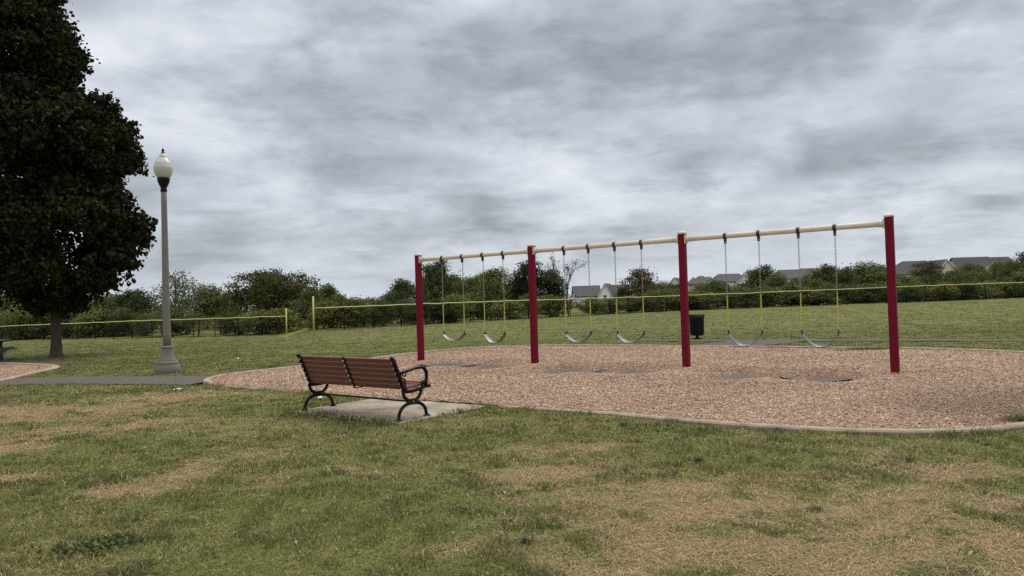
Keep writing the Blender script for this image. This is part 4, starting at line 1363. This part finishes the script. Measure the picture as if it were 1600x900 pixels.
def gable(mbw, mbr, mbt, x0, x1, y0, y1, ze, zr, zb, along="x", ov=.35, hip=(0, 0)):
    """one gabled volume; ridge runs along x or y; roof has thickness"""
    th = .18
    if along == "hip":
        ym = (y0 + y1) / 2; a, b = x0 + hip[0], x1 - hip[1]
        mbw.box(((x0 + x1) / 2, ym, (zb + ze) / 2), (x1 - x0, y1 - y0, ze - zb))
        q = [(x0 - ov, y0 - ov, ze - .1), (x1 + ov, y0 - ov, ze - .1), (x1 + ov, y1 + ov, ze - .1), (x0 - ov, y1 + ov, ze - .1), (a, ym, zr), (b, ym, zr)]
        q2 = [(p[0], p[1], p[2] + th) for p in q]
        mbr.add(q + q2, [(3, 2, 1, 0), (6, 7, 11, 10), (7, 8, 11), (8, 9, 10, 11), (9, 6, 10), (0, 1, 7, 6), (1, 2, 8, 7), (2, 3, 9, 8), (3, 0, 6, 9)])
    elif along == "x":
        ym = (y0 + y1) / 2
        vs = [(x0, y0, zb), (x1, y0, zb), (x1, y1, zb), (x0, y1, zb), (x0, y0, ze), (x1, y0, ze), (x1, y1, ze), (x0, y1, ze), (x0, ym, zr), (x1, ym, zr)]
        mbw.add(vs, [(0, 1, 5, 4), (1, 2, 6, 9, 5), (2, 3, 7, 6), (3, 0, 4, 8, 7)])
        s = (zr - ze) / (ym - y0)
        for yy, sg in ((y0, -1), (y1, 1)):
            a = [(x0 - ov, yy + sg * ov, ze - s * ov + .02), (x1 + ov, yy + sg * ov, ze - s * ov + .02), (x1 + ov, ym, zr + .02), (x0 - ov, ym, zr + .02)]
            mbr.add(a + [(p[0], p[1], p[2] + th) for p in a], [(0, 1, 2, 3), (4, 7, 6, 5), (0, 4, 5, 1), (1, 5, 6, 2), (2, 6, 7, 3), (3, 7, 4, 0)])
    else:
        xm = (x0 + x1) / 2
        vs = [(x0, y0, zb), (x1, y0, zb), (x1, y1, zb), (x0, y1, zb), (x0, y0, ze), (x1, y0, ze), (x1, y1, ze), (x0, y1, ze), (xm, y0, zr), (xm, y1, zr)]
        mbw.add(vs, [(0, 1, 5, 8, 4), (1, 2, 6, 5), (2, 3, 7, 9, 6), (3, 0, 4, 7)])
        s = (zr - ze) / (xm - x0)
        for xx, sg in ((x0, -1), (x1, 1)):
            a = [(xx + sg * ov, y0 - ov, ze - s * ov + .02), (xm, y0 - ov, zr + .02), (xm, y1 + ov, zr + .02), (xx + sg * ov, y1 + ov, ze - s * ov + .02)]
            mbr.add(a + [(p[0], p[1], p[2] + th) for p in a], [(0, 1, 2, 3), (4, 7, 6, 5), (0, 4, 5, 1), (1, 5, 6, 2), (2, 6, 7, 3), (3, 7, 4, 0)])
            # fascia on the gable towards us
            b0 = (xx + sg * ov, y0 - ov - .03, ze - s * ov - .12); b1 = (xm, y0 - ov - .03, zr - .12)
            mbt.add([b0, b1, (b1[0], b1[1], b1[2] + .3), (b0[0], b0[1], b0[2] + .3), (b0[0], b0[1] + .06, b0[2]), (b1[0], b1[1] + .06, b1[2]), (b1[0], b1[1] + .06, b1[2] + .3), (b0[0], b0[1] + .06, b0[2] + .3)],
                    [(0, 1, 2, 3), (4, 7, 6, 5), (0, 4, 5, 1), (3, 2, 6, 7)])


def house(pl, pr, py, d, label, wall, roof, vols, wins, rz=0.0, H=8.6):
    """pl..pr: image span of the house, py: its ridge; vols in metres relative to the house: (x0,x1,y0,y1,eave,ridge,axis) as fractions of width / metres below ridge"""
    a = at(pl, py, d); b = at(pr, py, d); w = b[0] - a[0]; c = (a + b) / 2
    zr = at((pl + pr) / 2, py, d)[2]; zg = min(0.0, zr - H) - .3
    o = thing("house", label, "house", (c[0], d, zg), rz, "houses on the rise beyond the trees")
    mw, mr_, mt = MB(), MB(), MB()
    top = zr - zg
    for x0, x1, y0, y1, e, r_, ax, *hp in vols:
        gable(mw, mr_, mt, (x0 - .5) * w, (x1 - .5) * w, y0, y1, top - e, top - r_, 0, ax, hip=hp[0] if hp else (0, 0))
    mw.build("wall", wall, o); mr_.build("roof", roof, o)
    if mt.v: mt.build("fascia", M_TRIM, o)
    for xc, y, dz, ww, hh in wins:
        f = MB(); f.box(((xc - .5) * w, y - .02, top - dz), (ww + .24, .08, hh + .24)); fo = f.build("window", M_TRIM, o)
        g = MB(); g.box(((xc - .5) * w, y - .065, top - dz), (ww, .03, hh)); g.box(((xc - .5) * w, y - .085, top - dz), (.05, .02, hh)); g.build("pane", M_GLS, fo)


house(152, 186, 494, 120, "low grey roof behind the fence right of the maple trunk", M_BW, M_RG, [(0, 1, 0, 7, 2.2, 0, "x")], [(.5, 0, 3.2, 1.2, 1.0)], 0, 5)
house(528, 560, 469.5, 210, "far grey building left of the gap's middle, behind the fence gap", M_BW, M_RG, [(0, 1, 0, 8, 1.4, 0, "x")], [(.2, 0, 2.4, .8, 1), (.4, 0, 2.4, .8, 1), (.6, 0, 2.4, .8, 1), (.8, 0, 2.4, .8, 1)], 0, 6)
house(565, 600, 470, 220, "far dark roofed building right of the gap's middle", M_BW, M_RD, [(0, 1, 0, 8, 1.6, 0, "x")], [(.3, 0, 2.4, .8, .8), (.6, 0, 2.4, .8, .8)], 0, 6)
house(898, 938, 447, 190, "grey roofed house left of the white gable, right of the leafless tree", M_WW, M_RG, [(0, 1, 0, 8, 2.6, 0, "x")], [(.8, 0, 3.3, .8, 1.1)], 0)
house(934, 968, 443.5, 184, "white gable end with a grey roof left of the rust brown tree", M_WW, M_RG, [(0, .62, 0, 9, 3.0, 0, "y"), (.5, 1.2, 1.5, 8, 3.1, .4, "x")], [(.31, 0, 3.4, .7, 1.1)], -.3)
house(1043, 1062, 434.5, 205, "white house wall just left of the third red post", M_WW, M_RG, [(0, 1, 0, 9, 2.2, 0, "y")], [(.5, 0, 3.2, .8, 1)], -.4)
house(1072, 1094, 434, 215, "white house corner just right of the third red post", M_WW, M_RG, [(0, 1, 0, 8, 1.8, 0, "y")], [(.5, 0, 2.6, .7, .9)], -.3)
house(1086, 1121, 431, 205, "tan house with a brown gabled roof left of the porch house", M_TW, M_RB, [(0, .9, 1.5, 9, 2.2, 0, "hip", (2.4, 2)), (.35, 1.0, 0, 5, 2.1, .4, "y")], [(.68, 0, 2.7, .8, 1)], 0)
house(1119, 1177, 427.5, 200, "long grey roofed house with a white porch gable", M_WW, M_RG, [(0, .94, 1.5, 10, 2.2, 0, "hip", (2.2, 1.6)), (.56, 1.0, 0, 6, 2.3, .5, "y")],
      [(.6, 0, 3.4, .8, 1.2), (.7, 0, 3.4, .8, 1.2), (.8, 0, 3.4, .8, 1.2), (.9, 0, 3.4, .8, 1.2)], 0)
house(1222, 1266, 421, 195, "grey roofed house with a white wall behind the mid green tree", M_WW, M_RG, [(0, 1, 0, 9, 2.5, 0, "hip", (.6, .9))], [(.15, 0, 3.9, .8, 1.1), (.3, 0, 3.9, .8, 1.1)], 0)
house(1262, 1309, 418.5, 215, "brown roofed house with a white corner near the right end post", M_WW, M_RB, [(0, 1, 0, 9, 2.6, 0, "x"), (.0, .3, -1.5, 4, 2.2, .4, "y")], [(.15, -1.5, 2.8, .7, 1)], 0)
house(1312, 1342, 426, 235, "dark roof showing between trees left of the right end post", M_BW, M_RD, [(0, 1, 0, 9, 2.4, 0, "x")], [(.5, 0, 3.2, .8, 1)], 0)
house(1401, 1496, 406.5, 190, "large grey roofed house with a beige gable right of the right end post", M_BW, M_RD,
      [(.10, .80, 2.0, 12, 3.5, .0, "hip", (3.6, 1.2)), (.64, 1.0, 0, 9, 3.2, .1, "y"), (.0, .2, 4.0, 10, 4.3, 2.8, "hip", (1.2, .3))], [(.72, 0, 4.2, .7, 1.4), (.82, 0, 4.2, .7, 1.4), (.27, 2.0, 5.6, .9, 1.3)], 0)
house(1512, 1600, 400, 185, "rightmost house, wide dark roof with a low beige gable", M_BW, M_RD, [(0, .64, 2.0, 11, 4.0, 0, "x"), (.26, .66, 0, 8, 3.6, 1.3, "y"), (.60, 1.0, 2.4, 10, 3.8, .2, "x")], [(.46, 0, 3.6, .8, 1.0)], 0)

# ------------------------------------------------------------------ weeds, litter
M_WEED = leaf_mat("weed_leaf", .5, .2, .3)


def weed(px, py, rad, n, leaf, label, name, tall=.06, cols=((.085, .11, .03), (.11, .13, .036), (.06, .085, .026))):
    p = gnd(px, py); q = rng.normal(size=(n, 2)) * np.array([rad, rad * .7])
    C = np.stack([q[:, 0], q[:, 1], .015 + tall * rng.random(n) * np.exp(-(q ** 2).sum(1) / (2 * rad ** 2))], 1)
    me = leaves_mesh(name, C, leaf, np.array(cols)[rng.integers(len(cols), size=n)], .55, -.35, .5, six=True)
    link("leaves", me, M_WEED, thing(name, label, "weed", (p[0], p[1], 0)))


weed(130, 862, .15, 260, .034, "spreading patch of broad leaved weed at the bottom left of the lawn", "weed", .05)
weed(185, 850, .10, 130, .034, "smaller patch of broad leaved weed right beside the spreading weed patch", "weed", .05)


def tuft(px, py, n, h, label, col=((.05, .08, .025), (.07, .095, .03)), sp=(.02, .02)):
    p = gnd(px, py); a = rng.random(n) * 6.28; l = .4 + .8 * rng.random(n); hh = h * (.5 + .6 * rng.random(n)); w = .0035
    b = rng.normal(size=(n, 2)) * np.array(sp)
    V = np.empty((n, 4, 3)); B = np.concatenate([b, np.zeros((n, 1))], 1)
    d = np.stack([np.cos(a), np.sin(a), 0 * a], 1); s_ = np.stack([-np.sin(a) * w, np.cos(a) * w, 0 * a], 1)
    V[:, 0] = B - s_; V[:, 1] = B + s_; V[:, 2] = B + d * (hh * l)[:, None] + np.array([0, 0, 1]) * (hh * .8)[:, None] + s_ * .3; V[:, 3] = V[:, 2] - s_ * .6
    me = np_mesh("grass_tuft", V.reshape(-1, 3), np.arange(n * 4).reshape(n, 4), np.repeat(np.array(col)[rng.integers(len(col), size=n)], 4, 0))
    link("leaves", me, M_WEED, thing("grass_tuft", label, "grass tuft", (p[0], p[1], 0)))


tuft(823, 850, 60, .075, "dark spiky grass tuft at the bottom centre of the lawn", ((.03, .05, .02), (.04, .06, .022)))
tuft(1092, 722, 70, .08, "dark green grass tuft on the lawn below the third red post")
tuft(1058, 728, 50, .06, "small green grass tuft just left of the larger tuft below the third post")
tuft(975, 666, 80, .10, "leafy green tuft on the lawn edge near the front kerb")
tuft(1275, 800, 60, .07, "green tuft among the straw patch at the right")
tuft(1560, 815, 60, .07, "green tuft in the straw patch near the right edge")
tuft(1356, 547.5, 1500, .13, "long strip of green grass overhanging the back kerb beside the right end post", ((.10, .12, .04), (.12, .13, .045)), (.42, .10))
tuft(1590, 661, 260, .17, "clump of tall green grass inside the kerb at the right edge", ((.12, .15, .045), (.15, .16, .055)), (.07, .04))
tuft(1420, 722, 60, .07, "green tuft below the right end post, on the front lawn")


def litter(px, py, w, h, label, c, name):
    p = gnd(px, py); mb = MB(); nx_, ny_ = 5, 4; vs = []
    for t_ in (0, 1):
        for j in range(ny_):
            for i in range(nx_):
                vs.append(((i / (nx_ - 1) - .5) * w, (j / (ny_ - 1) - .5) * h, .02 + .02 * rng.random() * (1 if t_ == 0 else 0) + .018 * math.sin(i * 1.9 + j) - (.003 if t_ else 0)))
    fs = []
    n_ = nx_ * ny_
    for j in range(ny_ - 1):
        for i in range(nx_ - 1):
            k = j * nx_ + i; fs += [(k, k + 1, k + nx_ + 1, k + nx_), (n_ + k, n_ + k + nx_, n_ + k + nx_ + 1, n_ + k + 1)]
    o = mb.add(vs, fs).build(name, c, None, (p[0], p[1], .01)); o.rotation_euler = (0, 0, rng.random() * 3)
    tag(o, label, "litter")


litter(277, 611, .16, .10, "crumpled pale green wrapper on the grass below the lamp post", mat("pale_green_foil", (.45, .62, .45), .5, .4, 30), "wrapper")
litter(500, 625, .11, .07, "white scrap of paper on the grass under the bench", mat("white_paper", (.75, .74, .70), .7, .1, 10), "paper_scrap")
litter(371, 561.5, .12, .06, "tiny white scrap on the lawn left of the bench", mat("white_scrap", (.7, .68, .6), .7, .1, 10), "paper_scrap")


# fallen leaves and crumbs
def leaf_litter():
    n = 420; x = rng.uniform(-6, 7, n); y = 3.6 + 7 * rng.random(n) ** 1.2
    k = (sdf(x, y, BED) > .1); x, y = x[k], y[k]
    m = 160; t = rng.random((m, 2)); q = np.array([bl(-.05 + a * (BLEN + .15), -.1 + b ** 1.6 * 1.3) for a, b in t])
    x = np.r_[x, q[:, 0]]; y = np.r_[y, q[:, 1]]; n = len(x)
    zz = np.where(sdf(x, y, PAD) < 0, .026, .03)
    C = np.stack([x, y, zz], 1)
    pal = np.array([(.34, .25, .14), (.42, .34, .22), (.16, .09, .045), (.5, .45, .34), (.22, .15, .07)])
    me = leaves_mesh("fallen_leaves", C, .028, pal[rng.integers(len(pal), size=n)], .6, 0, 2.0)
    tag(link("fallen_leaves", me, M_GRASS), "small dry leaves scattered over the lawn and the bench pad", "fallen leaves", None, "stuff")


leaf_litter()

# ------------------------------------------------------------------ sky, sun
SKYOFF = [(5.1, 0.4, 0), (7.7, 4.1, 2), (1.1, 2.2, 5)]
BANKS = [(820, 130, 620, 170, .10), (1080, 60, 420, 130, .05), (180, 120, 420, 220, -.045), (1540, 60, 300, 150, -.05), (1450, 255, 450, 90, .07), (500, 370, 460, 70, .06), (560, 280, 330, 60, .03), (840, 270, 260, 55, -.05), (1340, 330, 260, 40, -.06), (1000, 330, 300, 35, -.03)]
W = bpy.data.worlds.new("World"); S.world = W; W.use_nodes = True
nt = W.node_tree; L = nt.links.new; bg = nt.nodes["Background"]
SUN_EL, SUN_AZ = R(58), R(35)       # azimuth measured from +Y (view direction) towards +X
sky = N(nt, "ShaderNodeTexSky", sky_type="NISHITA"); sky.sun_disc = False; sky.sun_elevation = SUN_EL; sky.sun_rotation = SUN_AZ
tc = N(nt, "ShaderNodeTexCoord"); sp = N(nt, "ShaderNodeSeparateXYZ"); L(tc.outputs["Generated"], sp.inputs[0])


def mth(op, a, b=None, clamp=False):
    n = N(nt, "ShaderNodeMath", operation=op); n.use_clamp = clamp
    for i, v in enumerate((a, b)):
        if v is None: continue
        if hasattr(v, "is_output"): L(v, n.inputs[i])
        else: n.inputs[i].default_value = v
    return n.outputs[0]


# directions projected onto a cloud deck overhead: clouds flatten into bands towards the horizon
zc = mth("MAXIMUM", sp.outputs[2], 0.0)
den = mth("ADD", zc, 0.16)
cx = mth("DIVIDE", sp.outputs[0], den); cy = mth("DIVIDE", sp.outputs[1], den)
cb = N(nt, "ShaderNodeCombineXYZ"); L(cx, cb.inputs[0]); L(cy, cb.inputs[1]); cb.inputs[2].default_value = 0


def cloud_noise(scale, detail, rough, dist, off, sc=(1, 1, 1)):
    mp = N(nt, "ShaderNodeMapping"); mp.inputs["Location"].default_value = off; mp.inputs["Scale"].default_value = sc; L(cb.outputs[0], mp.inputs[0])
    n = N(nt, "ShaderNodeTexNoise"); n.inputs["Scale"].default_value = scale; n.inputs["Detail"].default_value = detail
    n.inputs["Roughness"].default_value = rough; n.inputs["Distortion"].default_value = dist
    L(mp.outputs[0], n.inputs["Vector"]); return n.outputs[0]


def mrange(v, a, b, c, d, smooth=True):
    n = N(nt, "ShaderNodeMapRange"); n.interpolation_type = "SMOOTHSTEP" if smooth else "LINEAR"
    for i, q in enumerate((a, b, c, d)): n.inputs[i + 1].default_value = q
    L(v, n.inputs[0]); return n.outputs[0]


def bank(px, py, wx, wy, amt):
    """a broad bank of thicker (or thinner) cloud about one direction of the sky"""
    d = ray(px, py); d = d / np.linalg.norm(d)
    a = N(nt, "ShaderNodeVectorMath", operation="SUBTRACT"); L(tc.outputs["Generated"], a.inputs[0]); a.inputs[1].default_value = tuple(d)
    b = N(nt, "ShaderNodeVectorMath", operation="MULTIPLY"); L(a.outputs[0], b.inputs[0]); b.inputs[1].default_value = (F / wx, F / wx, F / wy)
    l = N(nt, "ShaderNodeVectorMath", operation="LENGTH"); L(b.outputs[0], l.inputs[0])
    return mrange(l.outputs["Value"], 0, 1.0, amt, 0)


n1 = cloud_noise(1.0, 5, .5, .2, SKYOFF[0]); n2 = cloud_noise(2.7, 6, .58, .3, SKYOFF[1], (.85, 1, 1)); n3 = cloud_noise(7.5, 5, .6, .2, SKYOFF[2], (.7, 1, 1))
# billows: rounded lumps with soft creases between them
bil = mth("MULTIPLY", mth("ABSOLUTE", mth("SUBTRACT", n2, .5)), 2.0)
mpp = N(nt, "ShaderNodeMapping"); mpp.inputs["Scale"].default_value = (1, 1, 2.2); L(tc.outputs["Generated"], mpp.inputs[0])
pf = N(nt, "ShaderNodeTexNoise"); pf.inputs["Scale"].default_value = 7.5; pf.inputs["Detail"].default_value = 8; pf.inputs["Roughness"].default_value = .56; pf.inputs["Distortion"].default_value = .2
L(mpp.outputs[0], pf.inputs["Vector"])
mix = mth("ADD", mth("ADD", mth("ADD", mth("MULTIPLY", n1, .40), mth("MULTIPLY", n2, .22)), mth("MULTIPLY", bil, .16)), mth("MULTIPLY", n3, .06))
# rounded cumulus undersides: soft cells warped by the finer noise
wv = N(nt, "ShaderNodeVectorMath", operation="MULTIPLY_ADD"); L(pf.outputs[1], wv.inputs[0]); wv.inputs[1].default_value = (.22, .22, .22); L(mpp.outputs[0], wv.inputs[2])
vo = N(nt, "ShaderNodeTexVoronoi", feature="SMOOTH_F1"); vo.inputs["Scale"].default_value = 6.5; vo.inputs["Smoothness"].default_value = .7; L(wv.outputs[0], vo.inputs["Vector"])
mix = mth("ADD", mix, mth("MULTIPLY", pf.outputs[0], .42))
mix = mth("ADD", mix, mth("MULTIPLY", mth("SUBTRACT", .5, vo.outputs["Distance"]), .16))
for args in BANKS: mix = mth("ADD", mix, bank(*args))
dens = mrange(mix, .385, .745, 0, 1, False)
rp = N(nt, "ShaderNodeValToRGB"); e = rp.color_ramp.elements
e[0].position = 0; e[0].color = (.655, .67, .695, 1); e[1].position = 1; e[1].color = (.23, .245, .28, 1)
for q, c in ((.29, (.51, .54, .585, 1)), (.52, (.405, .432, .475, 1)), (.80, (.29, .308, .338, 1))):
    m_ = rp.color_ramp.elements.new(q); m_.color = c
L(dens, rp.inputs[0])
# towards the horizon the cloud base merges into an even pale blue-grey
hz = mrange(sp.outputs[2], .0, .10, .75, 0)
mx = N(nt, "ShaderNodeMix", data_type="RGBA"); L(hz, mx.inputs[0]); L(rp.outputs[0], mx.inputs[6]); mx.inputs[7].default_value = (.47, .52, .585, 1)
# the cloud overhead is plain neutral grey
ov = N(nt, "ShaderNodeMix", data_type="RGBA"); L(mrange(sp.outputs[2], .36, .65, 0, .85), ov.inputs[0]); L(mx.outputs[2], ov.inputs[6]); ov.inputs[7].default_value = (.46, .45, .425, 1)
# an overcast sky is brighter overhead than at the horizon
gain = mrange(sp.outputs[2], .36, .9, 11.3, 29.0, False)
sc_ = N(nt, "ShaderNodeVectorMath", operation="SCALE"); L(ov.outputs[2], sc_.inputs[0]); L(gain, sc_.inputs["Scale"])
# a little of the clear sky glows through the thin parts
thin = N(nt, "ShaderNodeMix", data_type="RGBA"); thin.inputs[0].default_value = .06; L(sc_.outputs[0], thin.inputs[6]); L(sky.outputs[0], thin.inputs[7])
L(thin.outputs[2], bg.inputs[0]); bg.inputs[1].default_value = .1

sd = bpy.data.lights.new("sun", "SUN"); sd.energy = 1.5; sd.angle = R(30); sd.color = (1, .94, .84)
so = bpy.data.objects.new("sun", sd); COL.objects.link(so)
dv = Vector((math.sin(SUN_AZ) * math.cos(SUN_EL), math.cos(SUN_AZ) * math.cos(SUN_EL), math.sin(SUN_EL)))
so.rotation_euler = dv.to_track_quat("Z", "Y").to_euler()

S.view_settings.view_transform = "Standard"; S.view_settings.look = "None"; S.view_settings.exposure = 0.25; S.view_settings.gamma = 1
S.view_settings.use_curve_mapping = False
S.render.engine = "CYCLES"; S.cycles.max_bounces = 6; S.cycles.diffuse_bounces = 3; S.cycles.transparent_max_bounces = 8
S.cycles.use_denoising = False
